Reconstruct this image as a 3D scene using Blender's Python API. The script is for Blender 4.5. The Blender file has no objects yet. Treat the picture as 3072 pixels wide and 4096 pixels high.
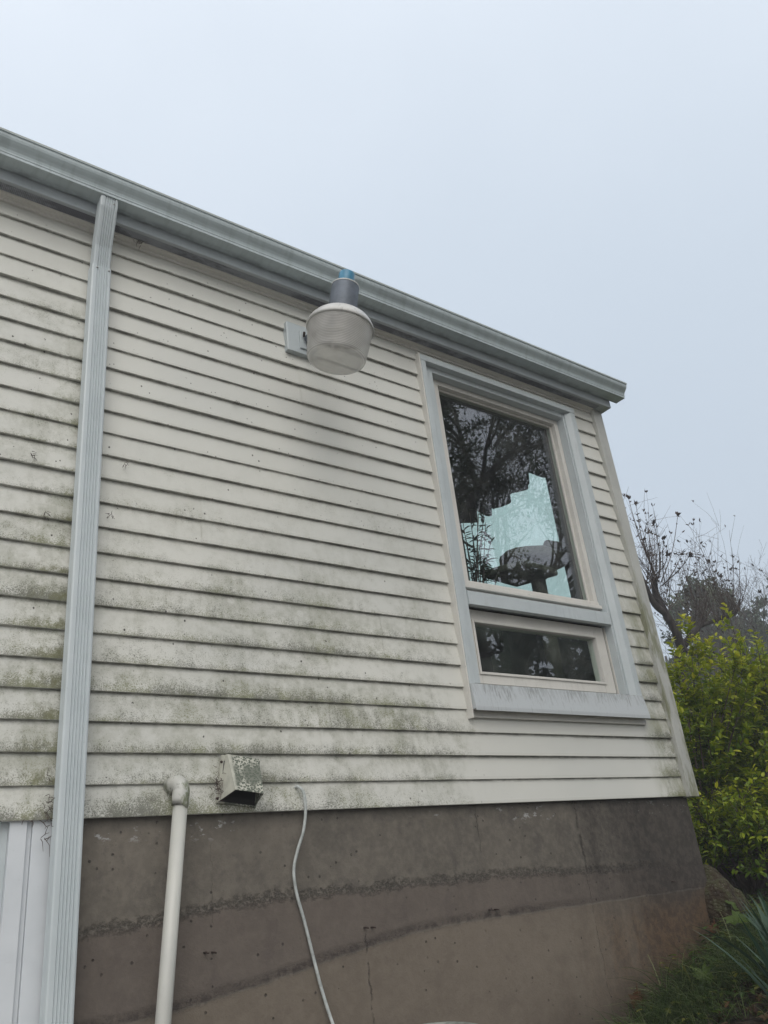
import bpy, bmesh, math, random
import numpy as np
from mathutils import Vector, Matrix, Euler
R = math.radians
C = bpy.context.scene
col = C.collection

# ------------------------------------------------------------------ camera
CAM = dict(yaw=0.671163611, pitch=0.441239022, roll=-0.115468072, f=3266.50507, D=2.75409320)
def cam_axes():
    a, b, r0 = CAM['yaw'], CAM['pitch'], CAM['roll']
    f = Vector((math.sin(a)*math.cos(b), math.cos(a)*math.cos(b), math.sin(b)))
    r = Vector((math.cos(a), -math.sin(a), 0)); u = r.cross(f)
    r2 = math.cos(r0)*r + math.sin(r0)*u; u2 = -math.sin(r0)*r + math.cos(r0)*u
    return r2, u2, f
r_, u_, f_ = cam_axes()
cd = bpy.data.cameras.new('camera'); cam = bpy.data.objects.new('camera', cd); col.objects.link(cam)
cam.matrix_world = Matrix(((r_.x, u_.x, -f_.x, 0), (r_.y, u_.y, -f_.y, -CAM['D']), (r_.z, u_.z, -f_.z, 0), (0, 0, 0, 1)))
cd.sensor_fit = 'HORIZONTAL'; cd.sensor_width = 36; cd.lens = CAM['f']/3072*36
cd.clip_start = .05; cd.clip_end = 2000
C.camera = cam

# ------------------------------------------------------------------ sky, sun, exposure
SUN_AZ, SUN_EL = R(-152), R(42)          # azimuth measured from +y towards +x
w = bpy.data.worlds.new('World'); C.world = w; w.use_nodes = True
nt = w.node_tree; nt.nodes.clear()
out = nt.nodes.new('ShaderNodeOutputWorld')
sky = nt.nodes.new('ShaderNodeTexSky'); sky.sky_type = 'NISHITA'; sky.sun_disc = False
sky.sun_elevation = SUN_EL; sky.sun_rotation = SUN_AZ; sky.dust_density = 4; sky.air_density = 1.5
b1 = nt.nodes.new('ShaderNodeBackground'); b1.inputs[1].default_value = .1
nt.links.new(sky.outputs[0], b1.inputs[0])
tc = nt.nodes.new('ShaderNodeTexCoord')
dotn = nt.nodes.new('ShaderNodeVectorMath'); dotn.operation = 'DOT_PRODUCT'
bd = Vector((-.55, -.62, .56)).normalized(); dotn.inputs[1].default_value = bd
nt.links.new(tc.outputs['Generated'], dotn.inputs[0])
noi = nt.nodes.new('ShaderNodeTexNoise'); noi.inputs['Scale'].default_value = 1.7; noi.inputs['Detail'].default_value = 4
nt.links.new(tc.outputs['Generated'], noi.inputs['Vector'])
ma = nt.nodes.new('ShaderNodeMath'); ma.operation = 'MULTIPLY_ADD'; ma.inputs[1].default_value = .32
nt.links.new(noi.outputs[0], ma.inputs[0]); nt.links.new(dotn.outputs['Value'], ma.inputs[2])
rp = nt.nodes.new('ShaderNodeValToRGB'); rp.color_ramp.interpolation = 'B_SPLINE'
mr = nt.nodes.new('ShaderNodeMapRange'); mr.inputs[1].default_value = -.9; mr.inputs[2].default_value = 1.1
nt.links.new(ma.outputs[0], mr.inputs[0]); nt.links.new(mr.outputs[0], rp.inputs[0])
SKY = [(0, (.37, .44, .54)), (.22, (.44, .508, .585)), (.42, (.525, .592, .672)), (.58, (.66, .718, .79)), (.8, (1.02, 1.05, 1.12)), (1, (1.35, 1.36, 1.4))]
e = rp.color_ramp.elements
while len(e) < len(SKY): e.new(.5)
for k, (p_, c_) in enumerate(SKY): e[k].position = p_; e[k].color = (*c_, 1)
b2 = nt.nodes.new('ShaderNodeBackground'); b2.inputs[1].default_value = 1.0
nt.links.new(rp.outputs[0], b2.inputs[0])
mx = nt.nodes.new('ShaderNodeMixShader'); mx.inputs[0].default_value = .9
nt.links.new(b1.outputs[0], mx.inputs[1]); nt.links.new(b2.outputs[0], mx.inputs[2])
nt.links.new(mx.outputs[0], out.inputs[0])
sl = bpy.data.lights.new('sun', 'SUN'); sl.energy = .85; sl.angle = R(42); sl.color = (1, .97, .92)
so = bpy.data.objects.new('sun', sl); col.objects.link(so)
sd = Vector((math.sin(SUN_AZ)*math.cos(SUN_EL), math.cos(SUN_AZ)*math.cos(SUN_EL), math.sin(SUN_EL)))
so.rotation_euler = sd.to_track_quat('Z', 'Y').to_euler(); so.location = sd*30
C.view_settings.view_transform = 'Standard'; C.view_settings.look = 'None'
C.view_settings.exposure = 0.48; C.view_settings.gamma = 1
C.cycles.max_bounces = 10; C.cycles.transparent_max_bounces = 16; C.cycles.use_denoising = True

# ------------------------------------------------------------------ helpers
def tag(o, label=None, cat=None, group=None, kind=None):
    if label: o['label'] = label
    if cat: o['category'] = cat
    if group: o['group'] = group
    if kind: o['kind'] = kind
    return o
def empty(name, loc=(0, 0, 0), rot=(0, 0, 0), **k):
    o = bpy.data.objects.new(name, None); col.objects.link(o); o.location = loc; o.rotation_euler = rot
    o.empty_display_size = .1
    return tag(o, **k)
class MB:
    def __init__(s): s.v = []; s.f = []; s.t = []
    def quad(s, *p, t=0):
        n = len(s.v); s.v += [tuple(q) for q in p]; s.f.append(tuple(range(n, n+len(p)))); s.t.append(t)
    def box(s, x0, x1, y0, y1, z0, z1):
        n = len(s.v)
        s.v += [(x0, y0, z0), (x1, y0, z0), (x1, y1, z0), (x0, y1, z0), (x0, y0, z1), (x1, y0, z1), (x1, y1, z1), (x0, y1, z1)]
        for q in ((0, 3, 2, 1), (4, 5, 6, 7), (0, 1, 5, 4), (1, 2, 6, 5), (2, 3, 7, 6), (3, 0, 4, 7)):
            s.f.append(tuple(n+i for i in q)); s.t.append(0)
        return s
    def extrude(s, prof, a, b, closed=True, cap=True):
        """prof: list of 3D->callable? here list of (y,z) swept along x from a to b"""
        n = len(s.v); m = len(prof)
        s.v += [(a, y, z) for y, z in prof] + [(b, y, z) for y, z in prof]
        for i in range(m if closed else m-1):
            j = (i+1) % m
            s.f.append((n+i, n+j, n+m+j, n+m+i)); s.t.append(0)
        if cap and closed:
            s.f.append(tuple(n+i for i in range(m))[::-1]); s.f.append(tuple(n+m+i for i in range(m))); s.t += [0, 0]
        return s
    def loft(s, rings, closed=True, cap=True, t=0):
        n = len(s.v); m = len(rings[0])
        for r in rings: s.v += [tuple(q) for q in r]
        for k in range(len(rings)-1):
            for i in range(m if closed else m-1):
                j = (i+1) % m; a = n+k*m
                s.f.append((a+i, a+j, a+m+j, a+m+i)); s.t.append(t)
        if cap and closed:
            s.f.append(tuple(n+i for i in range(m))[::-1]); e0 = n+(len(rings)-1)*m
            s.f.append(tuple(e0+i for i in range(m))); s.t += [t, t]
        return s
    def tube(s, pts, rad, n=8, cap=True, t=0):
        pts = [Vector(p) for p in pts]
        rad = [float(q) for q in rad] if hasattr(rad, '__len__') else [rad]*len(pts)
        rings = []; ref = None
        for i, p in enumerate(pts):
            d = (pts[min(i+1, len(pts)-1)] - pts[max(i-1, 0)])
            if d.length < 1e-9: d = Vector((0, 0, 1))
            d.normalize()
            if ref is None:
                ref = Vector((1, 0, 0)) if abs(d.x) < .8 else Vector((0, 1, 0))
            a = (ref - d*ref.dot(d))
            if a.length < 1e-4: a = d.orthogonal()
            a.normalize(); ref = a; b = d.cross(a)
            rings.append([p + rad[i]*(math.cos(2*math.pi*k/n)*a + math.sin(2*math.pi*k/n)*b) for k in range(n)])
        return s.loft(rings, cap=cap, t=t)
    def lathe(s, prof, n=48, cap=False):
        rings = [[(r*math.cos(2*math.pi*k/n), r*math.sin(2*math.pi*k/n), z) for k in range(n)] for r, z in prof]
        return s.loft(rings, cap=cap)
    def build(s, name, mat=None, parent=None, smooth=False, bevel=0, M=None, tint=False, sub=0):
        me = bpy.data.meshes.new(name); me.from_pydata(s.v, [], s.f)
        if tint:
            a = me.attributes.new('tint', 'FLOAT', 'FACE'); a.data.foreach_set('value', np.array(s.t, dtype=np.float32))
        me.validate(); me.update()
        if not tint:
            b = bmesh.new(); b.from_mesh(me); bmesh.ops.recalc_face_normals(b, faces=b.faces); b.to_mesh(me); b.free()
        if smooth:
            me.polygons.foreach_set('use_smooth', [True]*len(me.polygons))
        o = bpy.data.objects.new(name, me); col.objects.link(o)
        if mat: me.materials.append(mat)
        if parent is not None: o.parent = parent
        if M is not None: o.matrix_local = M
        if bevel:
            md = o.modifiers.new('bevel', 'BEVEL'); md.width = bevel; md.segments = 2; md.limit_method = 'ANGLE'; md.angle_limit = R(40)
            md.harden_normals = False
        return o

class NT:
    def __init__(s, name):
        s.m = bpy.data.materials.new(name); s.m.use_nodes = True; s.t = s.m.node_tree; s.t.nodes.clear()
        s.o = s.t.nodes.new('ShaderNodeOutputMaterial')
        s.tc = s.t.nodes.new('ShaderNodeTexCoord')
        s.P = s.tc.outputs['Object']
    def n(s, ty, **k):
        x = s.t.nodes.new(ty)
        for a, b in k.items(): setattr(x, a, b)
        return x
    def set(s, sock, v):
        if isinstance(v, bpy.types.NodeSocket): s.t.links.new(v, sock)
        elif isinstance(v, (tuple, list)):
            sock.default_value = (*v, 1) if len(v) == 3 and sock.type == 'RGBA' else v
        else: sock.default_value = v
    def math(s, op, a, b=0, c=0, clamp=False):
        x = s.n('ShaderNodeMath', operation=op); x.use_clamp = clamp
        s.set(x.inputs[0], a); s.set(x.inputs[1], b); s.set(x.inputs[2], c); return x.outputs[0]
    def sstep(s, v, a, b):       # 0 at a, 1 at b (b may be < a)
        x = s.n('ShaderNodeMapRange', interpolation_type='SMOOTHSTEP')
        if a < b:
            s.set(x.inputs[0], v); x.inputs[1].default_value = a; x.inputs[2].default_value = b
        else:
            s.set(x.inputs[0], v); x.inputs[1].default_value = b; x.inputs[2].default_value = a
            x.inputs[3].default_value = 1; x.inputs[4].default_value = 0
        return x.outputs[0]
    def mulv(s, v, k):
        x = s.n('ShaderNodeVectorMath', operation='MULTIPLY'); s.set(x.inputs[0], v); x.inputs[1].default_value = k; return x.outputs[0]
    def noise(s, scale, detail=3, rough=.6, vec=None, k=None, off=0):
        v = s.P if vec is None else vec
        if k: v = s.mulv(v, k)
        if off:
            y = s.n('ShaderNodeVectorMath', operation='ADD'); s.set(y.inputs[0], v); y.inputs[1].default_value = (off, off*.7, off*1.3); v = y.outputs[0]
        x = s.n('ShaderNodeTexNoise'); s.set(x.inputs['Vector'], v); x.inputs['Scale'].default_value = scale
        x.inputs['Detail'].default_value = detail; x.inputs['Roughness'].default_value = rough
        return x.outputs[0]
    def vor(s, scale, feature='F1', k=None, out=0, rand=1):
        v = s.P
        if k: v = s.mulv(v, k)
        x = s.n('ShaderNodeTexVoronoi', feature=feature); s.set(x.inputs['Vector'], v); x.inputs['Scale'].default_value = scale
        x.inputs['Randomness'].default_value = rand
        return x.outputs[out]
    def mix(s, f, a, b):
        x = s.n('ShaderNodeMix', data_type='RGBA'); s.set(x.inputs[0], f); s.set(x.inputs[6], a); s.set(x.inputs[7], b); return x.outputs[2]
    def xyz(s, v=None):
        x = s.n('ShaderNodeSeparateXYZ'); s.set(x.inputs[0], s.P if v is None else v); return x.outputs
    def ramp(s, f, st):
        x = s.n('ShaderNodeValToRGB'); s.set(x.inputs[0], f); e = x.color_ramp.elements
        while len(e) < len(st): e.new(.5)
        for k, (p, c) in enumerate(st): e[k].position = p; e[k].color = (*c, 1)
        return x.outputs[0]
    def bump(s, h, strength=.3, dist=.01):
        x = s.n('ShaderNodeBump'); s.set(x.inputs['Height'], h); s.set(x.inputs['Strength'], strength); x.inputs['Distance'].default_value = dist
        return x.outputs[0]
    def pr(s, color, rough=.6, metal=0, normal=None, spec=.5, **k):
        x = s.n('ShaderNodeBsdfPrincipled'); s.set(x.inputs['Base Color'], color); s.set(x.inputs['Roughness'], rough)
        s.set(x.inputs['Metallic'], metal); s.set(x.inputs['Specular IOR Level'], spec)
        if normal is not None: s.set(x.inputs['Normal'], normal)
        for a, b in k.items(): s.set(x.inputs[a.replace('_', ' ')], b)
        return x.outputs[0]
    def done(s, sh): s.t.links.new(sh, s.o.inputs[0]); return s.m

# ------------------------------------------------------------------ materials
Z0, S = 0.330438, 0.1016           # bottom of the siding, exposure of a course
def m_siding():
    s = NT('vinyl_siding'); x, y, z = s.xyz()
    t = s.math('FRACT', s.math('DIVIDE', s.math('SUBTRACT', z, Z0), S))
    edge = s.math('POWER', s.math('SUBTRACT', 1, t), s.math('ADD', 2.2, s.math('MULTIPLY', s.sstep(z, .9, 1.7), 7)))
    n1 = s.noise(3.1, 5, .6, k=(1, 1, 1.6)); n2 = s.noise(230, 4, .8); n3 = s.noise(24, 5, .7, k=(1.0, 1, .9), off=7)
    nst = s.noise(13, 5, .72, k=(2.6, 1, .28), off=3); nb = s.noise(1.3, 2, .5, off=11)
    course = s.noise(1.0, 0, .5, vec=s.mulv(s.P, (.6, 1, 9.0)), off=20)
    # where the dirt sits
    low = s.math('MULTIPLY', s.sstep(z, 2.0, .75), s.sstep(x, .6, 1.0))
    low = s.math('MULTIPLY', low, s.math('SUBTRACT', 1, s.math('MULTIPLY', s.sstep(s.math('ADD', x, s.math('MULTIPLY', s.math('SUBTRACT', s.noise(6, 4, .6, off=50), .5), .5)), 2.32, 2.62), 1)))
    left = s.math('MULTIPLY', s.sstep(x, .85, .76), s.math('ADD', .42, s.math('MULTIPLY', .75, s.sstep(x, .25, .76))))
    left = s.math('MULTIPLY', left, s.sstep(z, 2.62, 2.1))
    left = s.math('MULTIPLY', left, s.math('ADD', .62, s.math('MULTIPLY', .5, s.sstep(z, 2.2, .9))))
    right = s.math('MULTIPLY', s.sstep(x, 3.72, 3.95), s.sstep(z, 1.9, 1.05))
    fld = s.math('MAXIMUM', s.math('MAXIMUM', low, left), right)
    # grey film over the face
    film = s.math('MULTIPLY', fld, s.sstep(s.math('ADD', s.math('MULTIPLY', n1, .65), s.math('MULTIPLY', n3, .45)), .44, .70))
    film = s.math('MULTIPLY', film, s.math('ADD', .55, s.math('MULTIPLY', course, .7)))
    film = s.math('MULTIPLY', film, s.math('ADD', .45, s.math('MULTIPLY', nst, 1.1)), clamp=True)
    film = s.math('MULTIPLY', film, s.math('SUBTRACT', 1, s.math('MULTIPLY', .35, s.sstep(z, .45, .36))))
    # cleaner round spots
    vs = s.vor(11, k=(1, 1, 1)); spot = s.math('MULTIPLY', s.sstep(vs, .22, .12), s.sstep(n1, .5, .58))
    film = s.math('MULTIPLY', film, s.math('SUBTRACT', 1, s.math('MULTIPLY', spot, .8)))
    # black speckled mildew creeping up from each butt edge
    lim = s.math('ADD', s.math('MULTIPLY', s.math('MULTIPLY', fld, s.math('ADD', edge, .22)), .26), s.math('MULTIPLY', s.math('SUBTRACT', n3, .5), .34))
    lim = s.math('ADD', lim, s.math('MULTIPLY', s.math('SUBTRACT', nst, .5), .22))
    lim = s.math('ADD', lim, s.math('MULTIPLY', s.math('SUBTRACT', n1, .5), .35))
    lim = s.math('ADD', lim, s.math('MULTIPLY', s.math('SUBTRACT', course, .5), .35))
    spk = s.math('SUBTRACT', s.math('ADD', s.math('ADD', .5, s.math('MULTIPLY', s.math('SUBTRACT', n2, .5), 1.5)), lim), .69)
    spk = s.math('MULTIPLY', s.sstep(spk, -.02, .17), s.sstep(fld, .04, .25))
    # fine grit under the eave and along all butt edges
    grit = s.math('MULTIPLY', s.sstep(s.noise(85, 3, .7, off=5), .62, .72), s.math('MULTIPLY', s.math('POWER', s.math('SUBTRACT', 1, t), 9), .5))
    # twigs, insect spots
    fl = s.vor(26, k=(1, 1, .8)); fl2 = s.noise(60, 2, .6, off=31)
    cell = s.vor(26, k=(1, 1, .8), out=1); cs = s.xyz(cell)[0]
    fleck = s.math('MULTIPLY', s.sstep(fl, .13, .07), s.math('MULTIPLY', s.sstep(cs, .66, .68), s.sstep(fl2, .42, .55)))
    f3 = s.vor(64, k=(1, 1, .7)); c3 = s.xyz(s.vor(64, k=(1, 1, .7), out=1))[1]
    fleck = s.math('MAXIMUM', fleck, s.math('MULTIPLY', s.sstep(f3, .19, .12), s.math('MULTIPLY', s.sstep(c3, .90, .92), s.sstep(s.noise(4, 3, .6, off=77), .48, .58))))
    fleck = s.math('MULTIPLY', fleck, s.sstep(x, 2.9, 1.9))
    base = s.mix(s.sstep(nb, .35, .65), (.60, .60, .555), (.545, .55, .515))
    base = s.mix(s.math('MULTIPLY', s.sstep(t, .2, .0), .5), base, (.63, .63, .58))
    c = s.mix(s.math('MULTIPLY', film, .72), base, (.255, .26, .20))
    green = s.mix(s.sstep(s.noise(7, 3, .6, off=40), .42, .62), (.075, .078, .058), (.15, .16, .065))
    gr = s.math('MULTIPLY', s.math('MULTIPLY', right, s.sstep(s.noise(9, 4, .65, k=(1.2, 1, .5), off=9), .40, .66)), .72)
    c = s.mix(gr, c, (.20, .205, .115))
    c = s.mix(s.math('MULTIPLY', spk, .76), c, green)
    c = s.mix(grit, c, (.12, .115, .10))
    c = s.mix(fleck, c, (.05, .045, .04))
    lap = s.math('MULTIPLY', s.sstep(t, .80, .99), s.sstep(s.noise(22, 5, .75, k=(.6, 1, 1.6), off=63), .38, .60))  # grime under each lap, painted to deepen its shadow line too
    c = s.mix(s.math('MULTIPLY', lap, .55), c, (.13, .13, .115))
    gl = s.math('MULTIPLY', s.math('MULTIPLY', s.sstep(x, .55, .76), s.sstep(x, .80, .77)), s.math('MULTIPLY', s.sstep(edge, .05, .6), s.sstep(z, 2.3, 1.6)))
    c = s.mix(s.math('MULTIPLY', gl, s.math('MULTIPLY', s.sstep(n3, .42, .62), .75)), c, (.13, .13, .06))
    bh = s.math('ADD', s.math('MULTIPLY', s.noise(5, 2, .5), .6), s.math('MULTIPLY', s.math('ADD', n2, spk), .12))
    return s.done(s.pr(c, .42, normal=s.bump(bh, .25, .004), spec=.4))
def m_trim(name, a, b, streak=.0, rough=.42, dirt=.3, green=0):
    s = NT(name); x, y, z = s.xyz()
    n = s.noise(4, 4, .6); st = s.noise(38, 4, .7, k=(1.6, 1.6, .12), off=4)
    c = s.mix(s.sstep(n, .35, .65), a, b)
    if streak: c = s.mix(s.math('MULTIPLY', s.sstep(st, .52, .72), streak), c, tuple(v*.42 for v in a))
    sp = s.math('MULTIPLY', s.sstep(s.noise(75, 3, .7, off=8), .63, .74), dirt)
    c = s.mix(sp, c, (.13, .125, .11))
    if green:
        g = s.math('MULTIPLY', s.sstep(s.noise(10, 5, .7, k=(1.4, 1.4, .35), off=13), .44, .62), s.math('MULTIPLY', s.sstep(z, 2.1, 1.2), green))
        c = s.mix(g, c, (.17, .175, .095))
    return s.done(s.pr(c, rough, normal=s.bump(s.noise(9, 2, .5), .06, .004), spec=.45))
def m_sill():
    s = NT('stained_sill_metal'); x, y, z = s.xyz()
    st = s.noise(120, 3, .65, k=(1, 1, .07), off=2); ln = s.noise(14, 2, .6, k=(1, 1, .0), off=6)
    top = s.sstep(z, .735, .86)
    m = s.math('MULTIPLY', s.sstep(s.math('ADD', st, s.math('MULTIPLY', top, .22)), .56, .78), s.sstep(ln, .3, .6))
    c = s.mix(s.math('MULTIPLY', m, .55), (.455, .485, .50), (.14, .14, .135))
    hz = s.math('MULTIPLY', s.sstep(z, .842, .852), s.sstep(s.noise(50, 3, .7), .4, .6))
    c = s.mix(hz, c, (.14, .13, .10))
    return s.done(s.pr(c, .45, spec=.4))
def m_concrete():
    s = NT('old_concrete'); x, y, z = s.xyz()
    n1 = s.noise(2.2, 5, .6); n2 = s.noise(30, 5, .7); n3 = s.noise(120, 3, .7); nd = s.noise(5, 3, .6, k=(1, 1, .01), off=3)
    wob = s.math('MULTIPLY', s.math('SUBTRACT', s.noise(7, 4, .65, k=(1, 1, .2), off=1), .5), .045)
    zz = s.math('ADD', z, wob)
    # cold joint 1 and 2 (heights follow the pours)
    j1 = s.math('SUBTRACT', zz, s.math('ADD', .045, s.math('MULTIPLY', s.sstep(x, 2.6, 3.3), -.024)))
    j1 = s.math('SUBTRACT', j1, s.math('MULTIPLY', s.sstep(x, 1.5, .9), -.038))
    j2 = s.math('SUBTRACT', s.math('ADD', z, s.math('MULTIPLY', wob, .35)), s.math('ADD', -.112, s.math('MULTIPLY', s.sstep(x, 2.4, .9), -.14)))
    a1 = s.math('ABSOLUTE', j1); a2 = s.math('ABSOLUTE', s.math('SUBTRACT', j2, .012))
    rough1 = s.math('MULTIPLY', s.sstep(s.math('ADD', a1, s.math('MULTIPLY', s.math('SUBTRACT', n2, .5), .06)), .026, .004), s.sstep(x, 3.9, 3.2)); rough2 = s.math('MULTIPLY', s.sstep(a2, .03, .0), s.sstep(x, 3.6, 2.6))
    agg = s.noise(55, 6, .85, k=(1, 1, 1.3)); agg2 = s.noise(150, 4, .8)
    peb = s.sstep(s.math('ADD', agg, s.math('MULTIPLY', s.math('SUBTRACT', agg2, .5), .4)), .44, .56)
    c = s.mix(s.sstep(n1, .3, .7), (.100, .091, .078), (.150, .134, .113))
    c = s.mix(s.math('MULTIPLY', s.sstep(n2, .35, .7), .45), c, (.215, .192, .163))
    c = s.mix(s.math('MULTIPLY', s.sstep(n3, .56, .7), .35), c, (.045, .04, .036))
    c = s.mix(s.math('MULTIPLY', s.sstep(s.noise(9, 5, .7, off=33), .52, .66), .4), c, (.07, .064, .06))
    mid = s.math('MULTIPLY', s.sstep(j1, .0, -.01), s.sstep(j2, .0, .006))
    c = s.mix(s.math('MULTIPLY', mid, .5), c, (.112, .088, .078))
    lo = s.sstep(j2, .004, -.006)
    c = s.mix(s.math('MULTIPLY', lo, .45), c, (.185, .148, .112))
    c = s.mix(s.math('MULTIPLY', s.math('MULTIPLY', rough1, .55), s.math('SUBTRACT', 1, peb)), c, (.05, .045, .04))
    c = s.mix(s.math('MULTIPLY', s.math('MULTIPLY', rough1, peb), .30), c, (.22, .20, .175))
    c = s.mix(s.math('MULTIPLY', s.math('MULTIPLY', rough2, s.sstep(n2, .42, .6)), .7), c, (.05, .042, .04))
    # damp, rusty end by the bank
    wet = s.math('MULTIPLY', s.sstep(s.math('ADD', x, s.math('ADD', s.math('MULTIPLY', s.math('SUBTRACT', s.noise(9, 5, .75, k=(1.2, 1, .35), off=61), .5), .9), s.math('MULTIPLY', s.math('SUBTRACT', nd, .5), .9))), 2.8, 3.7), .80)
    c = s.mix(wet, c, s.mix(s.sstep(s.math('ADD', z, s.math('MULTIPLY', n1, .2)), .05, -.15), s.mix(s.sstep(n2, .4, .62), (.024, .021, .020), (.055, .046, .041)), s.mix(s.sstep(n2, .38, .62), (.042, .024, .015), (.095, .055, .028))))
    c = s.mix(s.math('MULTIPLY', s.math('MULTIPLY', s.sstep(s.math('ADD', z, s.math('MULTIPLY', n1, .25)), -.15, -.55), s.sstep(x, 2.3, 3.1)), .5), c, (.035, .025, .02))
    # vertical form-board cracks
    def crack(x0, z0, z1, wd):
        q = s.math('ABSOLUTE', s.math('SUBTRACT', s.math('ADD', x, s.math('MULTIPLY', s.math('SUBTRACT', s.noise(16, 4, .7, k=(.1, .1, 1), off=x0), .5), .045)), x0))
        m = s.math('MULTIPLY', s.sstep(q, wd, wd*.2), s.math('MULTIPLY', s.sstep(z, z0, z0+.02), s.sstep(z, z1, z1-.02)))
        return s.math('MULTIPLY', m, s.sstep(s.noise(28, 5, .8, off=x0*3), .40, .62))
    ck = s.math('MAXIMUM', s.math('MAXIMUM', crack(3.14, .0, .34, .010), crack(1.89, -.9, -.10, .005)), s.math('MAXIMUM', crack(2.51, .12, .32, .004), s.math('MAXIMUM', crack(3.13, -.8, .0, .0025), crack(1.29, -.02, .3, .0008))))
    c = s.mix(s.math('MULTIPLY', ck, .6), c, (.04, .034, .03))
    # bug holes
    v = s.vor(42); vc = s.xyz(s.vor(42, out=1))[0]
    hole = s.math('MULTIPLY', s.sstep(s.math('SUBTRACT', v, s.math('MULTIPLY', s.xyz(s.vor(42, out=1))[1], .16)), .09, .03), s.math('MULTIPLY', s.sstep(vc, .84, .86), s.sstep(n3, .35, .6)))
    c = s.mix(s.math('MULTIPLY', hole, .75), c, (.03, .026, .024))
    # efflorescence / paint smears close to the siding
    sm = s.math('MULTIPLY', s.sstep(s.noise(30, 4, .75, k=(.55, 1, 1.2), off=17), .60, .66), s.math('MULTIPLY', s.sstep(z, .235, .28), s.sstep(z, .325, .30)))
    sm = s.math('MULTIPLY', sm, s.sstep(s.noise(2.4, 1, .5, k=(1, 1, .1), off=23), .48, .60))
    c = s.mix(s.math('MULTIPLY', sm, .75), c, (.40, .41, .41))
    # even darkening up to the bottom of the siding
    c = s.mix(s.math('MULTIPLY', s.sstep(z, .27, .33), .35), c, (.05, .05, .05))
    rw = s.math('MULTIPLY', s.math('SUBTRACT', 1, peb), s.math('ADD', rough1, s.math('MULTIPLY', rough2, .4)))
    h = s.math('SUBTRACT', s.math('ADD', s.math('MULTIPLY', n2, .35), s.math('MULTIPLY', n3, .22)), s.math('ADD', rw, s.math('ADD', hole, s.math('MULTIPLY', ck, 1.2))))
    h = s.math('ADD', h, s.math('MULTIPLY', s.sstep(j2, .006, -.004), .5))
    return s.done(s.pr(c, s.math('SUBTRACT', .92, s.math('MULTIPLY', wet, .25)), normal=s.bump(h, .7, .006), spec=.3))
def m_gutter():
    s = NT('painted_gutter_metal'); x, y, z = s.xyz()
    n = s.noise(5, 4, .6); st = s.noise(30, 3, .65, k=(1, .25, .12), off=3)
    c = s.mix(s.sstep(n, .3, .7), (.455, .525, .545), (.41, .47, .49))
    c = s.mix(s.math('MULTIPLY', s.sstep(st, .45, .7), .22), c, (.20, .235, .23))
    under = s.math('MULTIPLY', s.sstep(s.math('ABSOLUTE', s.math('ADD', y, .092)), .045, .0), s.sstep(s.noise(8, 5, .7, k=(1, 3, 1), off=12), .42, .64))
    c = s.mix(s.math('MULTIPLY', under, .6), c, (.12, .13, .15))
    tp = s.sstep(z, 2.893, 2.899)
    c = s.mix(s.math('MULTIPLY', tp, .8), c, (.30, .31, .245))
    return s.done(s.pr(c, .45, spec=.45, normal=s.bump(s.noise(5, 2, .5), .1, .01)))
def m_soffit():
    s = NT('perforated_soffit_metal')
    c = s.mix(s.sstep(s.noise(5, 4, .7, k=(1, 2, 1)), .42, .6), (.28, .30, .33), (.13, .135, .16))
    v = s.vor(150, rand=.1)
    c = s.mix(s.math('MULTIPLY', s.sstep(v, .35, .22), .75), c, (.02, .02, .025))
    return s.done(s.pr(c, .6))
def m_plain(name, c, rough=.5, metal=0, var=.15, scale=8, spec=.5, bump=0, bs=60):
    s = NT(name); n = s.noise(scale, 4, .6)
    cc = s.mix(s.sstep(n, .3, .7), tuple(v*(1-var) for v in c), tuple(min(1, v*(1+var)) for v in c))
    nm = s.bump(s.noise(bs, 3, .6), bump, .004) if bump else None
    return s.done(s.pr(cc, rough, metal, normal=nm, spec=spec))
def m_vent():
    s = NT('lichen_painted_metal'); x, y, z = s.xyz()
    v = s.vor(125); n = s.noise(70, 4, .75)
    d = s.math('ADD', v, s.math('MULTIPLY', s.math('SUBTRACT', n, .5), .5))
    spots = s.sstep(d, .60, .47)
    ctr = s.noise(9, 2, .5)
    big = s.sstep(s.math('ADD', ctr, s.math('MULTIPLY', n, .3)), .62, .72)
    m = s.math('MULTIPLY', s.math('MAXIMUM', spots, s.math('MULTIPLY', big, .8)), s.sstep(x, -.052, -.04))
    c = s.mix(m, s.mix(s.sstep(s.noise(20), .4, .6), (.46, .46, .40), (.38, .38, .33)), (.115, .13, .105))
    return s.done(s.pr(c, .8, normal=s.bump(d, .2, .002), spec=.2))
def m_pvc():
    s = NT('weathered_pvc'); x, y, z = s.xyz()
    n = s.noise(22, 5, .7, k=(1, 1, .6)); c = s.mix(s.sstep(s.noise(4), .3, .7), (.50, .50, .46), (.44, .445, .42))
    elb = s.sstep(z, .33, .36)
    dk = s.math('MULTIPLY', s.sstep(n, .50, .60), s.math('MULTIPLY', elb, s.sstep(z, .445, .41)))
    c = s.mix(s.math('MULTIPLY', dk, .8), c, (.11, .13, .05))
    fine = s.math('MULTIPLY', s.sstep(s.noise(60, 4, .75, off=4), .60, .70), elb)
    c = s.mix(s.math('MULTIPLY', fine, .7), c, (.09, .09, .07))
    return s.done(s.pr(c, .38, spec=.5))
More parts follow.
